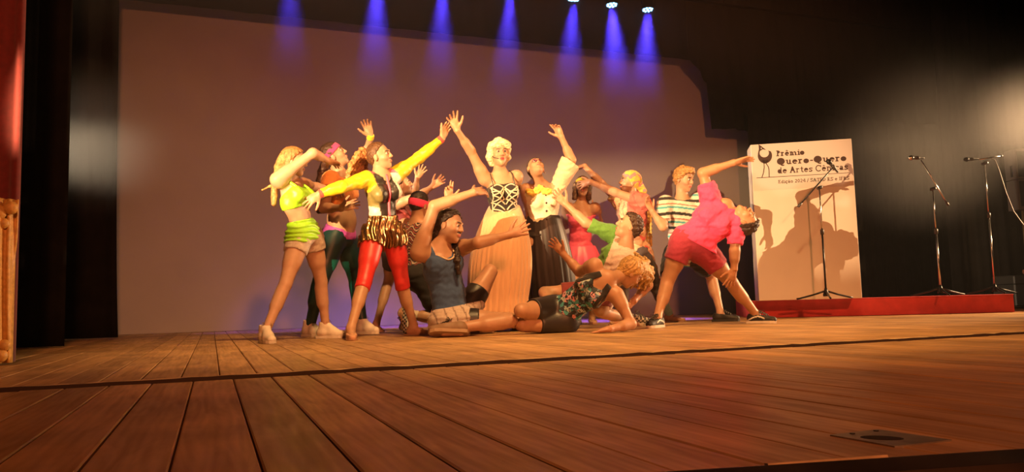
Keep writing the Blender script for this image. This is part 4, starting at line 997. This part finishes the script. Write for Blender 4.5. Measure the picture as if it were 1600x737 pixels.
p.wear('leotard', lt, YEL, SHINY, colfn=leot, **fold(35, .0025))
zp = [p.surf(lt, .005 + .0 * z, z, extra=.004) for z in np.linspace(.15, -.2, 14)]
o = MB().tube(zp, .010, 6).build('zip', mat('pink_zip', (.80, .12, .2), .5), p.root, True, origin=None); o.location = [-float(t) for t in p.o]
p.wear('metallic_shorts', [q.grow(.020) for q in p.get('pelvis', 'glute', 'waist')] + p.limb('thighL', .26, .026) + p.limb('thighR', .26, .026), (.4, .22, .1), BRONZE, cuts=[p.pcut((0, 0, .13), (0, 0, 1))], **vertical_fold(p.Mp, 130, .007))
p.wear('capri_leggings', p.limb('thighL', 1.3, .009) + p.limb('thighR', 1.3, .009) + p.limb('calfL', .14, .009) + p.limb('calfR', .14, .009), (.62, .035, .035), SHINY)
p.hair_cap((.10, .045, .02), .008, .022, -.02, straight=40, na=.003)
p.locks([[p.H(0, -.10, .03), p.uv(566 + 3 * k, 236 + 3 * abs(k), k * .05), p.uv(560 + 5 * k, 255, k * .06), p.uv(557 + 7 * k, 276, k * .05)] for k in (-2, -1, 0, 1, 2)], .036, (.42, .19, .07), 'ponytail', nf=95, na=.009)
for sd in 'LR':
    S, E_, Wr = p.arm[sd]; wd = nrm(Wr - E_); p.wear('cuff', [Pr('c', Wr - wd * .035, Wr, (.036, .034), 'w', .01, cuts=[(Wr - wd * .035, -wd), (Wr, wd)])], (.70, .07, .06), CLOTH, .006)

# E: half hidden, both hands up
p = E = Person('bare-legged dancer mostly hidden behind the leotard dancer with both hands lifted', 7.6, .95, .95, skin=(.58, .34, .22))
p.torso((620, 392, 0), (624, 320, 0), (.85, 0, .2), (.8, 0, .2), .15)
p.head((628, 289, 0), (.95, .2, -.1))
p.arms('R', (655, 306, -1), (676, 291, 0), (693, 279, 0), (0, .3, -1), (.3, .35))
p.arms('L', (648, 300, 1), (652, 278, 0), (661, 262, 0), (.3, 0, 1), (.4, .2))
p.legs('R', (607, 440, 0), (588, .0), (.5, 0, .8))
p.legs('L', (634, 440, 0), (632, .15), (.8, 0, .4))
p.build()
p.wear('vest', p.top(.012, cuts=[p.ccut((0, 0, .12), (0, 0, 1))]), (.30, .05, .06), CLOTH, **fold(28, .003))
p.wear('shorts', [q.grow(.014) for q in p.get('pelvis', 'glute')] + p.limb('thighL', .45, .014) + p.limb('thighR', .45, .014), (.03, .025, .03), CLOTH)
p.hair_cap((.09, .045, .025), .012)

# D: kneeling with the pink headband
p = D_ = Person('kneeling dancer in dark patterned vest seen from behind with a pink headband', 6.75, 1.0, 1.0, False, skin=(.50, .29, .18))
p.torso((648, 424, 0), (652, 352, 0), (.6, 0, -.75), (.6, 0, -.6), .165)
p.head((656, 319, 0), (.62, .08, -.75), up=(.1, 1, .12))
p.arms('R', (690, 350, -1), (700, 312, 1), (702, 284, 0), (.3, 0, 1), (.05, .1), fingers=(.05, .05, .9, .9))
p.arms('L', (640, 385, 1), (660, 395, 1), (675, 400, 1), (0, -1, 0), (.1, .4))
p.legs('R', (690, 500, 1), (628, 489, 0), (-.1, -.9, .1), 'check', shoe_up=(-.85, .1, 0))
p.legs('L', (672, 455, 1), (690, .25), (.8, 0, -.3), 'black')
p.build()
def pat(v, c):
    q = (v - p.chc) @ p.Mc; s_ = np.sin(q[:, 2] * 130 + 2.5 * np.sin(q[:, 0] * 60)) ; c[s_ > .72] = (.55, .45, .38); c[(s_ < -.9)] = (.45, .08, .06)
p.wear('vest', p.top(.013, cuts=[p.ccut((0, 0, .15), (0, 0, 1))]), (.02, .016, .018), CLOTH, colfn=pat, vox=.007, **fold(28, .003))
p.wear('trousers', [q.grow(.018) for q in p.get('pelvis', 'glute')] + p.limb('thighL', 1.2, .018) + p.limb('thighR', 1.15, .018) + p.limb('calfL', .9, .016) + p.limb('calfR', .12, .014), (.016, .014, .016), CLOTH, **fold(22, .004))
p.wear('sock', p.limb('calfR', 1.1, .007, .62), (.55, .45, .36), CLOTH, .007)
p.hair_cap((.022, .014, .012), .006, .05, -.01, nf=60, na=.0015)
p.band((.85, .06, .20), .0, .034, .014, .25)

# F: blue tank top, seated
p = F_ = Person('seated dancer in blue tank top and striped shorts with long dark curls and moustache', 5.95, 1.12, 1.0, False, skin=(.46, .26, .16), beard=((.05, .025, .018), True, False), brow=(.03, .015, .01))
p.torso((707, 493, 0), (686, 391, 0), (.55, .05, .8), (.75, 0, .6), .165, tilt=-.10)
p.head((703, 354, 0), (.88, -.18, .42))
p.arms('R', (679, 322, 0), (741, 300, 1), (766, 296, 1), (.2, -.3, -1), (.3, .35))
p.arms('L', (747, 379, -1), (795, 367, 1), (816, 359, 0), (.5, .3, .8), (.35, .15))
p.legs('L', (766, 424, 1), (738, .25), (.6, 0, -.4), 'slipper')
p.legs('R', (797, 500, 1), (712, 513, -1), (-.95, .0, .1), 'tan', shoe_up=(0, .8, -.4))
p.build()
BLUE = (.035, .075, .19)
tk = p.top(.012, cuts=[p.ccut((.125, 0, .05), (1, 0, .3)), p.ccut((-.125, 0, .05), (-1, 0, .3)), p.ccut((0, 0, .18), (0, .1, 1))], scoop=1.1)
p.wear('tank_top', tk, BLUE, CLOTH, vox=.007, **fold(26, .004))
ed = [p.surf(tk, x, .15 - .085 * math.sqrt(max(0, 1 - (x / .078) ** 2)), extra=.003) for x in np.linspace(-.078, .078, 15)]
o = MB().tube(ed, .007, 6).build('neck_trim', mat('cream_trim', (.62, .5, .36), .8), p.root, True); o.location = [-float(t) for t in p.o]
def strp(v, c): 
    q = (v - p.pel) @ p.Mp; c[np.abs(np.sin(q[:, 0] * 40 + q[:, 1] * 20)) > .97] = (.22, .16, .13)
p.wear('shorts', [q.grow(.020) for q in p.get('pelvis', 'glute')] + p.limb('thighL', .38, .022) + p.limb('thighR', .38, .022), (.46, .38, .33), CLOTH, cuts=[p.pcut((0, 0, .07), (0, 0, 1))], colfn=strp, **fold(38, .006))
p.wear('under_shorts', p.limb('thighL', .58, .010) + p.limb('thighR', .52, .010), (.014, .012, .013), SHINY)
p.hair_cap((.022, .013, .010), .014, .018, -.04, nf=75, na=.008)
p.locks([[p.H(k * .05, -.06, .02), p.uv(684 + 2 * k, 372, .05 + k * .05), p.uv(678, 400, .08 + k * .05), p.uv(671 + 3 * k, 430, .1 + k * .05)] for k in (-1, 0, 1)] + [[p.H(-.06, -.05, .03), p.uv(683, 352 + 8 * k, -.02), p.uv(676 + 3 * k, 385, .0), p.uv(668 + 4 * k, 415, .02)] for k in (0, 1)] + [[p.H(.07, -.02, .0), p.uv(713, 385, -.05), p.uv(714, 405, -.13), p.uv(716, 425, -.14)]], .038, (.022, .012, .010), 'long_hair', nf=95, na=.008)

# G: blonde wig, tulle gown
p = G = Person('performer in blonde wig and peach tulle gown with a caged bodice, one arm raised', 6.61, 1.03, .95, skin=(.56, .32, .20), lip=(.50, .05, .06))
p.torso((790, 352, 0), (782, 277, 0), (.2, .05, 1), (.2, 0, 1), .147, tilt=-.05, bust=1.05)
p.head((780, 240, 0), (.28, -.06, .95), up=(-.05, 1, 0))
p.arms('R', (735, 235, -1), (714, 203, -1), (705, 178, 0), (.1, 0, 1), (.45, .2), fingers=(.05, .25, .45, .3))
p.arms('L', (806, 292, 1), (828, 302, 1), (842, 306, 0), (0, 0, -1), (.1, .3))
p.legs('R', (775, 430, -1), (768, -.02), (-.1, 0, 1), 'slipper')
p.legs('L', (800, 430, -1), (806, .02), (.3, 0, 1), 'slipper')
p.build()
bd = [q.grow(.010) for q in p.get('chest', 'breast', 'waist')]
p.wear('bodice', bd, (.018, .013, .014), CLOTH, cuts=[p.ccut((0, 0, .055), (0, -.25, 1)), p.ccut((0, 0, -.26), (0, 0, -1))], vox=.007)
CREAM = mat('cream_cord', (.66, .55, .42), .6)
def cord(pts, name='cord', r=.0065):
    w_ = [p.surf(bd, x, z, extra=.003) for x, z in pts]; o = MB().tube(w_, r, 6).build(name, CREAM, p.root, True); o.location = [-float(t) for t in p.o]
def seg(x0, z0, x1, z1, b=0.0): return [(x0 + (x1 - x0) * t + b * math.sin(math.pi * t) * (z1 - z0), z0 + (z1 - z0) * t + b * math.sin(math.pi * t) * (x0 - x1)) for t in np.linspace(0, 1, 9)]
for k in (-1, 1):
    cord([(k * x, .045 + .028 * math.sin(math.pi * min(1, (x - .005) / .115))) for x in np.linspace(.005, .125, 11)])
    for a in ((.005, .045, .12, -.02, .1), (.005, .03, .12, -.09, .12), (.125, .045, .01, -.06, .1), (.12, -.02, .005, -.11, .1), (.125, .01, .03, .0, .1), (.12, -.09, .01, -.16, .1), (.005, -.06, .11, -.15, -.1), (.11, -.15, .0, -.20, .1), (.122, .05, .115, -.2, .03)):
        cord(seg(k * a[0], a[1], k * a[2], a[3], k * a[4]))
cord([(x, -.195 - .006 * math.cos(x * 20)) for x in np.linspace(-.115, .115, 13)], 'waist_cord', .009)
for k in (-1, 1):
    o = MB().tube([p.surf(bd, k * .10, .055, extra=.004), p.nk + p.Mc @ A3(k * .10, .055, .03), p.nk + p.Mc @ A3(k * .095, -.02, .055)], .006, 6).build('strap', M_PLASTIC, p.root, True); o.location = [-float(t) for t in p.o]
bw_ = p.surf(bd, .03, -.215, extra=.01)
p.wear('bow', [Pr('e', bw_ + p.Mc @ A3(k * .025, 0, 0), None, (.025, .012, .018), 'b', .008, M=p.Mc) for k in (-1, 1)] + [Pr('e', bw_, None, (.012, .014, .012), 'b', .006, M=p.Mc)], (.66, .55, .40), CLOTH, .005)
TULLE = mat('peach_tulle', (.62, .36, .19), .75, noise=.07, nscale=10, bump=.15, bscale=90, sheen=.6, stretch=(5, 5, .4))
wv_ = at(788, 322, 6.65); hv = on_floor(775, 6.64, .03)
skirt(p, 'tulle_skirt', wv_, hv, (.14, .12), (.30, .27), 34, .026, None, TULLE, .12, seed=2)
skirt(p, 'underskirt', wv_ - Z * .02, hv + Z * .02, (.125, .105), (.26, .23), 16, .02, None, mat('peach_lining', (.55, .30, .16), .8), .09, seed=5)
p.hair_cap((.80, .66, .42), .018, .042, -.03, [('e', (x, y, z), (r, r, r)) for x, y, z, r in ((-.075, .0, .03, .042), (.075, .0, .03, .040), (-.07, .03, .075, .04), (.0, .045, .10, .045), (.065, .03, .075, .04), (-.085, -.02, -.03, .04), (.082, -.03, -.03, .036), (-.06, -.05, -.07, .04), (.05, -.06, -.07, .04), (-.03, .055, .095, .034), (.035, .055, .09, .032))], nf=60, na=.006, name='curly_wig')
o = MB().tube([p.H(-.075, .01, -.02), p.H(-.062, .06, -.045), p.H(-.035, .092, -.055)], .004, 6).build('headset_microphone', M_PLASTIC, p.root, True); o.location = [-float(t) for t in p.o]

# H: cream waistcoat, face turned up
p = H_ = Person('performer in cream buttoned waistcoat, yellow ruffle and long black skirt with face upturned', 6.75, .99, 1.1, skin=(.52, .29, .18), brow=(.10, .03, .04))
p.torso((850, 372, 0), (847, 294, 0), (.15, .12, 1), (.1, 0, 1), .157, tilt=.05, bust=.78)
p.head((837, 263, -1), (.22, .62, .75), up=(-.12, .8, -.62))
p.paint = lambda q, c, el: [c.__setitem__(el((k * .032, .09, .012), (.030, .04, .020)), (.16, .035, .06)) for k in (-1, 1)]
p.arms('L', (893, 250, -1), (877, 214, 0), (866, 190, 0), (-.5, 0, .8), (.3, .35), fingers=(.1, .5, .6, .6))
p.arms('R', (829, 340, 1), (818, 349, 1), (811, 352, 0), (0, 0, -1), (.1, .3))
p.legs('R', (850, 430, -1), (854, .10), (-.2, 0, 1), 'slipper')
p.legs('L', (872, 430, -1), (880, .10), (.2, 0, 1), 'slipper')
p.build()
ws = p.top(.016) 
p.wear('waistcoat', ws, (.74, .64, .48), CLOTH, cuts=[p.ccut((0, 0, .135), (0, .2, 1)), p.ccut((0, 0, -.29), (0, 0, -1))], vox=.0075, **fold(26, .003))
S, E1_, Wr = p.arm['L']; ax = nrm(E1_ - S)
p.wear('bell_sleeve', [Pr('c', S - ax * .02, S + ax * .30, (.070, .105), 's', .03, cuts=[(S + ax * .27, nrm(ax + dv(.3, .2, 0)))])], (.72, .55, .38), CLOTH, **fold(24, .006))
for i, z in enumerate(np.linspace(.07, -.235, 5)):
    b0 = p.surf(ws, .012, z, extra=.002); Mx = lambda q, b0=b0: b0 + p.Mc @ A3(q[0], q[2], q[1]) - p.o
    MB().lathe([(.010, -.004), (.011, .0), (.009, .005), (.001, .006)], Mx, 10).build('button', M_INK, p.root, True)
rf = []
for i in range(16):
    a = i / 15; x = -.15 + .20 * a; c0 = p.surf(ws, x, .115 - .02 * math.sin(a * 9), extra=.012); rf.append(Pr('e', c0 + Z * .008 * (-1) ** i, None, (.026, .02, .024), 'r', .008, M=p.Mc))
p.wear('ruffle', rf, (.78, .58, .10), CLOTH, .006, noise=lambda q: .009 * wob(q, 130), namp=.013)
BLK = mat('black_satin', (.022, .015, .017), .45, noise=.2, nscale=20, stretch=(4, 4, .5))
skirt(p, 'long_skirt', at(849, 338, 6.75), on_floor(868, 6.90, .03), (.155, .13), (.25, .23), 20, .030, None, BLK, .06, seed=9)
p.wear('waistband', [q.grow(.022) for q in p.get('waist', 'pelvis')], (.02, .015, .016), SHINY, cuts=[p.ccut((0, 0, -.275), (0, 0, 1)), p.ccut((0, 0, -.325), (0, 0, -1))], **fold(60, .003))
p.hair_cap((.045, .025, .02), .006, .022, -.02, [('c', (0, -.10, .09), (0, -.12, .12), .02, .004)], na=.0015)
for k in (-1, 1):
    o = MB().tube([p.H(k * .080, -.006, -.035), p.H(k * .084, -.004, -.055)], [.004, .007], 6).build('earring', M_CHROME, p.root, True); o.location = [-float(t) for t in p.o]

# I: pink dress, yellow headband
p = I_ = Person('dancer in pink dress and yellow headband whose face is held by the scarfed dancer', 7.435, .96, .98, skin=(.50, .28, .17))
p.torso((906, 392, 0), (908, 324, 0), (-.1, 0, 1), (0, 0, 1), .155)
p.head((910, 292, 0), (-.05, .05, 1))
p.arms('R', (884, 352, 1), (893, 335, -1), (908, 318, -1), (0, 0, -1), (.15, .3))
p.arms('L', (936, 345, 1), (922, 330, -1), (912, 312, 0), (0, .2, -1), (.2, .3))
p.legs('R', (900, 440, -1), (895, .0), (0, 0, 1), 'slipper')
p.legs('L', (922, 440, -1), (925, .05), (.1, 0, 1), 'slipper')
p.build()
p.wear('dress_top', p.top(.013), (.75, .12, .24), SHINY, cuts=[p.ccut((0, 0, .06), (0, .2, 1))], **fold(30, .004))
skirt(p, 'dress_skirt', p.pel + Z * .05, p.pel - Z * .36, (.165, .13), (.25, .22), 14, .05, None, mat('pink_satin', (.75, .12, .25), .4), .03, seed=3)
p.hair_cap((.10, .05, .025), .012, .03, -.06, [('c', (.075, -.01, .02), (.08, -.01, -.13), .035, .03), ('c', (-.075, -.01, .02), (-.08, -.01, -.13), .035, .03)])
p.band((.78, .52, .04), .055, .02)

# J: head scarf and beard
p = J = Person('bearded dancer in paisley headscarf reaching both arms toward the yellow headband', 7.15, 1.03, 1.05, False, skin=(.52, .29, .19), beard=((.16, .06, .03), True, True))
p.torso((990, 392, 0), (988, 317, 0), (-.8, .05, .5), (-.7, 0, .6), .165)
p.head((984, 285, 0), (-.97, .12, .2))
p.arms('L', (961, 300, -1), (922, 284, 0), (899, 291, 1), (-.2, -.2, -1), (.3, .25))
p.arms('R', (940, 287, 1), (913, 259, 0), (890, 266, 0), (-.1, -1, .1), (.2, .3))
p.legs('L', (1022, 440, 0), (1046, .2), (.85, 0, .5), 'slipper')
p.legs('R', (972, 445, 0), (968, .0), (-.6, 0, .7), 'slipper')
p.build()
def jc(v, c):
    q = (v - p.chc) @ p.Mc; c[(q[:, 0] > .06) & (q[:, 2] > -.12)] = (.66, .16, .14)
    c[np.sin(q[:, 0] * 90 + q[:, 2] * 25) > .93] = (.58, .10, .10)
p.wear('loose_shirt', p.top(.022) + p.limb('uarmL', .45, .024) + p.limb('uarmR', .45, .024) + p.limb('thigh', .15, .02), (.62, .38, .24), CLOTH, colfn=jc, **fold(26, .008))
p.wear('trousers', [q.grow(.014) for q in p.get('pelvis', 'glute')] + p.limb('thighL', 1.2, .014) + p.limb('thighR', 1.2, .014) + p.limb('calfL', .5, .012) + p.limb('calfR', .5, .012), (.06, .045, .05), CLOTH, **fold(22, .004))
p.wear('sock', p.limb('calfL', 1.0, .008, .45), (.30, .50, .58), CLOTH, .007)
def psl(v, c):
    w = wob(v, 60, 3.0); c[w > .25] = (.70, .20, .22); c[w < -.45] = (.45, .38, .12)
n_ = p.Mh @ nrm(A3(0, .72, -.7)); 
p.wear('headscarf', [Pr('e', p.H(0, -.016, .03), None, tuple((x + .014) * p.hs for x in (.075, .098, .09)), 'h', .02, M=p.Mh, cuts=[(p.H(0, .05, .035), n_)]), Pr('c', p.H(0, -.06, .0), p.H(0, -.10, -.03), (.06 * p.hs, .045), 'h', .03), Pr('c', p.H(0, -.11, -.01), p.H(0, -.15, -.07), (.035, .045), 'h', .02)], (.66, .46, .08), CLOTH, .006, colfn=psl, **fold(60, .003))
p.locks([[p.H(.01 * k, -.12, -.03), p.uv(1014 + 1.5 * k, 318, -.03 * k), p.uv(1012 + 2.5 * k, 350, -.03 * k - .05), p.uv(1012 + 3 * k, 385 + 6 * (k % 2), -.03 * k - .05)] for k in (-2, -1, 0, 1, 2)], .017, (.66, .44, .13), 'scarf_fringe', CLOTH, nf=120, na=.006)

# K: seated, green sleeve
p = K_ = Person('seated dancer in pale tee with one green sleeve reaching up, short curly dark hair', 6.35, 1.06, .98, False, skin=(.54, .31, .20))
p.torso((932, 457, 0), (976, 390, 0), (-.75, .15, .6), (-.8, 0, .4), .165, tilt=-.45)
p.head((982, 354, 0), (-.9, .42, .1), up=(.45, .9, 0))
p.arms('R', (915, 348, 1), (884, 319, 1), (868, 303, 0), (-.5, .6, .5), (.3, .2))
p.arms('L', (1012, 445, -1), (990, 470, -1), (980, 482, 0), (0, -1, 0), (.2, .2))
p.legs('R', (851, 457, 0), (870, -.1), (-.8, 0, .3), 'slipper')
p.legs('L', (938, 486, 0), (988, 500, 1), (.9, 0, .1), 'check', shoe_up=(.1, .9, .3))
p.build()
def kc(v, c):
    S, E_, W_ = p.arm['R']; c[((v - S) @ nrm(E_ - S) > .03)] = (.10, .26, .04)
p.wear('tee', p.top(.020) + p.limb('uarmR', .85, .020) + p.limb('uarmL', .5, .020), (.66, .52, .46), CLOTH, colfn=kc, **fold(24, .008))
p.wear('shorts', [q.grow(.014) for q in p.get('pelvis', 'glute')] + p.limb('thighL', .5, .014) + p.limb('thighR', .62, .014), (.20, .03, .035), CLOTH)
p.hair_cap((.050, .025, .016), .018, .022, -.03, nf=120, na=.008)

# L: lying with a floral tank
p = L_ = Person('dancer lying propped on one forearm in floral tank top and black shorts, blond hair', 5.75, 1.0, .98, skin=(.50, .28, .17))
p.torso((878, 488, 0), (946, 437, -1), (.05, .15, 1), (-.15, .15, 1), .145)
p.head((985, 425, 1), (.55, -.62, -.3), up=(.75, .55, 0), L=.24)
p.arms('L', (986, 506, 0), (952, 514, -1), (936, 517, 0), (0, -1, 0), (.35, .08))
p.arms('R', (905, 424, 1), (880, 396, 0), (862, 375, 0), (-.6, .2, .6), (.3, .25))
p.legs('L', (815, 507, -1), (862, 513, 1), (.6, 0, -.8), None, shoe_up=(-.5, .4, 0))
p.legs('R', (814, 485, -1), (866, 492, 1), (.6, 0, -.8), None, shoe_up=(-.5, .4, 0))
p.build()
ac = [(p.ccut((k * .105, 0, .05), (k, 0, .35))) for k in (-1, 1)]
p.wear('tank_top', p.top(.012, cuts=ac + [p.ccut((0, 0, .15), (0, .1, 1))], scoop=1.0), (.1, .2, .25), FLORAL, **fold(30, .004))
for pt, n_ in ac:
    p.wear('armhole_trim', [q.grow(.0165, [(pt + n_ * .004, n_), (pt - n_ * .022, -n_), p.ccut((0, 0, .15), (0, .1, 1)), p.ccut((0, 0, -.07), (0, 0, -1))]) for q in p.get('chest', 'girdle', 'breast')], (.015, .013, .014), CLOTH, .006)
p.wear('shorts', [q.grow(.014) for q in p.get('pelvis', 'glute')] + p.limb('thighL', .62, .012) + p.limb('thighR', .62, .012), (.018, .015, .017), SHINY)
p.hair_cap((.46, .28, .10), .016, .045, -.05, straight=30, na=.005)
tips = [(1021, 452, 0), (1012, 458, -.05), (1000, 456, -.09), (986, 455, -.12), (974, 450, -.13), (1022, 440, .06), (1020, 425, .08), (1008, 405, .05), (990, 397, -.04), (968, 436, -.12), (1018, 446, -.07), (1006, 448, .05)]
p.locks([[p.H(.03 * math.sin(i * 2.1), .0 + .03 * math.cos(i * 1.7), .10), (p.H(.08 * math.sin(i * 2.1), .06, .11) * .5 + p.uv(t[0], t[1], t[2]) * .5), p.uv(t[0], t[1], t[2]) * .8 + p.hc * .2] for i, t in enumerate([(a + b, c + d, e + f) for a, c, e in tips for b, d, f in ((0, 0, 0), (-6, -3, .03), (4, -9, -.03))])], .023, (.46, .28, .10), 'loose_hair', vox=.006, nf=75, na=.005)

# M: striped shirt
p = M_ = Person('dancer in striped tee and black shorts with short curly fair hair behind the bending one', 6.9, 1.06, 1.05, False, skin=(.54, .32, .21))
p.torso((1068, 392, 0), (1066, 316, 0), (.15, 0, 1), (.15, 0, 1), .175, tilt=.05)
p.head((1069, 280, 0), (.62, -.32, .72))
p.arms('R', (1036, 354, -1), (1019, 330, 0), (1012, 318, 0), (.6, 0, .6), (.15, .4))
p.arms('L', (1128, 318, -1), (1140, 350, 1), (1145, 370, 0), (0, 0, -1), (.15, .3))
p.legs('R', (1041, 440, 0), (1028, .1), (-.4, 0, .9), 'check')
p.legs('L', (1112, 432, 0), (1126, -.1), (.85, 0, .5), 'black')
p.build()
def st(v, c):
    q = (v - p.chc) @ p.Mc; t = (q[:, 2] + .02 * np.sin(q[:, 0] * 9)) / .155 % 1.0
    c[t < .20] = (.020, .018, .020); c[(t > .45) & (t < .58)] = (.05, .34, .40); c[(t > .70) & (t < .78)] = (.36, .14, .12)
p.wear('striped_tee', p.top(.022) + p.limb('uarmR', .75, .024) + p.limb('uarmL', .75, .024), (.66, .60, .54), CLOTH, colfn=st, vox=.007, **fold(24, .005))
p.wear('shorts', [q.grow(.018) for q in p.get('pelvis', 'glute')] + p.limb('thighL', .78, .018) + p.limb('thighR', .78, .018), (.018, .015, .016), CLOTH, **fold(24, .004))
p.hair_cap((.40, .22, .08), .020, .035, -.02, [('e', (.0, .05, .10), (.06, .045, .035)), ('e', (.06, .0, .06), (.04, .05, .05)), ('e', (-.06, .0, .06), (.04, .05, .05))], nf=95, na=.009)

# N: pink shirt, bending sideways
p = N_ = Person('dancer in bright pink shirt and maroon shorts bending far over sideways, hand on knee', 5.95, 1.06, 1.12, skin=(.48, .26, .15))
p.torso((1086, 378, 0), (1131, 324, 0), (.1, .1, 1), (.1, 0, 1), .15)
p.head((1163, 343, 0), (.50, .72, .42), up=(.82, -.52, 0))
p.arms('R', (1098, 270, 0), (1147, 254, -1), (1174, 246, 0), (.2, -.9, .4), (.3, .12))
p.arms('L', (1148, 392, -1), (1147, 421, 0), (1139, 448, 0), (-.3, -.2, -1), (.3, .15))
p.legs('R', (1042, 442, 0), (1027, -.05), (-.55, 0, .8), 'black_stripe')
p.legs('L', (1143, 441, 0), (1181, -.05), (.75, 0, .7), 'black_stripe')
p.build()
PINK = (.78, .06, .20)
fl_ = [Pr('c', p.wc + dv(-.02, -.03, .03), p.wc + dv(.06, -.20, .06), (.10, .035), 'f', .04)]
p.wear('shirt', p.top(.024) [:] + p.limb('uarmR', .55, .024) + p.limb('uarmL', .8, .024) + fl_, PINK, CLOTH, cuts=[p.pcut((0, 0, -.0), (0, 0, -1))], **fold(24, .008))
p.wear('shorts', [q.grow(.014) for q in p.get('pelvis', 'glute')] + p.limb('thighL', .50, .016) + p.limb('thighR', .48, .016), (.34, .03, .07), CLOTH, **fold(28, .004))
p.hair_cap((.035, .018, .014), .018, .026, -.03, nf=120, na=.008)

# ------------------------------------------------------------------ theatre haze: thin on the stage floor, thicker under the lights, with drifting patches in the wings
def haze(name, lo, hi, dens, up, patches):
    o = MB().box(lo, hi).build(name, M_DARK)
    m = bpy.data.materials.new(name); m.use_nodes = True; nt = m.node_tree; nt.nodes.remove(nt.nodes['Principled BSDF']); N = nt.nodes.new; L = nt.links.new
    vs = N('ShaderNodeVolumeScatter'); vs.inputs['Anisotropy'].default_value = 0.15
    geo = N('ShaderNodeNewGeometry'); sx = N('ShaderNodeSeparateXYZ'); L(geo.outputs['Position'], sx.inputs[0])
    mr = N('ShaderNodeMapRange'); mr.interpolation_type = 'SMOOTHSTEP'; L(sx.outputs[2], mr.inputs[0])
    for k, v in (('From Min', 2.9), ('From Max', 4.3), ('To Min', 0.0), ('To Max', up)): mr.inputs[k].default_value = v
    dy = N('ShaderNodeMath'); dy.operation = 'SUBTRACT'; L(sx.outputs[1], dy.inputs[0]); dy.inputs[1].default_value = 9.0
    ab = N('ShaderNodeMath'); ab.operation = 'ABSOLUTE'; L(dy.outputs[0], ab.inputs[0])
    wy = N('ShaderNodeMapRange'); wy.interpolation_type = 'SMOOTHSTEP'; L(ab.outputs[0], wy.inputs[0])
    for k, v in (('From Min', 0.5), ('From Max', 1.2), ('To Min', 1.0), ('To Max', 0.0)): wy.inputs[k].default_value = v
    ml = N('ShaderNodeMath'); ml.operation = 'MULTIPLY'; L(mr.outputs[0], ml.inputs[0]); L(wy.outputs[0], ml.inputs[1])
    bs_ = N('ShaderNodeMath'); L(ml.outputs[0], bs_.inputs[0]); bs_.inputs[1].default_value = dens; src = bs_.outputs[0]
    for c, r, d in patches:
        sb_ = N('ShaderNodeVectorMath'); sb_.operation = 'SUBTRACT'; L(geo.outputs['Position'], sb_.inputs[0]); sb_.inputs[1].default_value = [float(x) for x in c]
        ln_ = N('ShaderNodeVectorMath'); ln_.operation = 'LENGTH'; L(sb_.outputs[0], ln_.inputs[0])
        q = N('ShaderNodeMapRange'); q.interpolation_type = 'SMOOTHSTEP'; L(ln_.outputs['Value'], q.inputs[0])
        for k, v in (('From Min', 0.0), ('From Max', r), ('To Min', d), ('To Max', 0.0)): q.inputs[k].default_value = v
        ad = N('ShaderNodeMath'); L(src, ad.inputs[0]); L(q.outputs[0], ad.inputs[1]); src = ad.outputs[0]
    L(src, vs.inputs['Density']); L(vs.outputs[0], nt.nodes['Material Output'].inputs['Volume'])
    o.data.materials.clear(); o.data.materials.append(m)
    tag(o, 'thin theatre haze drifting through the whole stage and its light beams', 'haze', kind='stuff'); return o
haze('stage_haze', (-5.9, 4.9, 0.02), (14.3, 10.7, 7.4), 0.003, 0.20, [(CP + ray(1592, 180) * 9.6, .8, .8), (CP + ray(1425, 215) * 10.0, 1.4, .25), (at(125, 215, 8.1), .9, .35)])
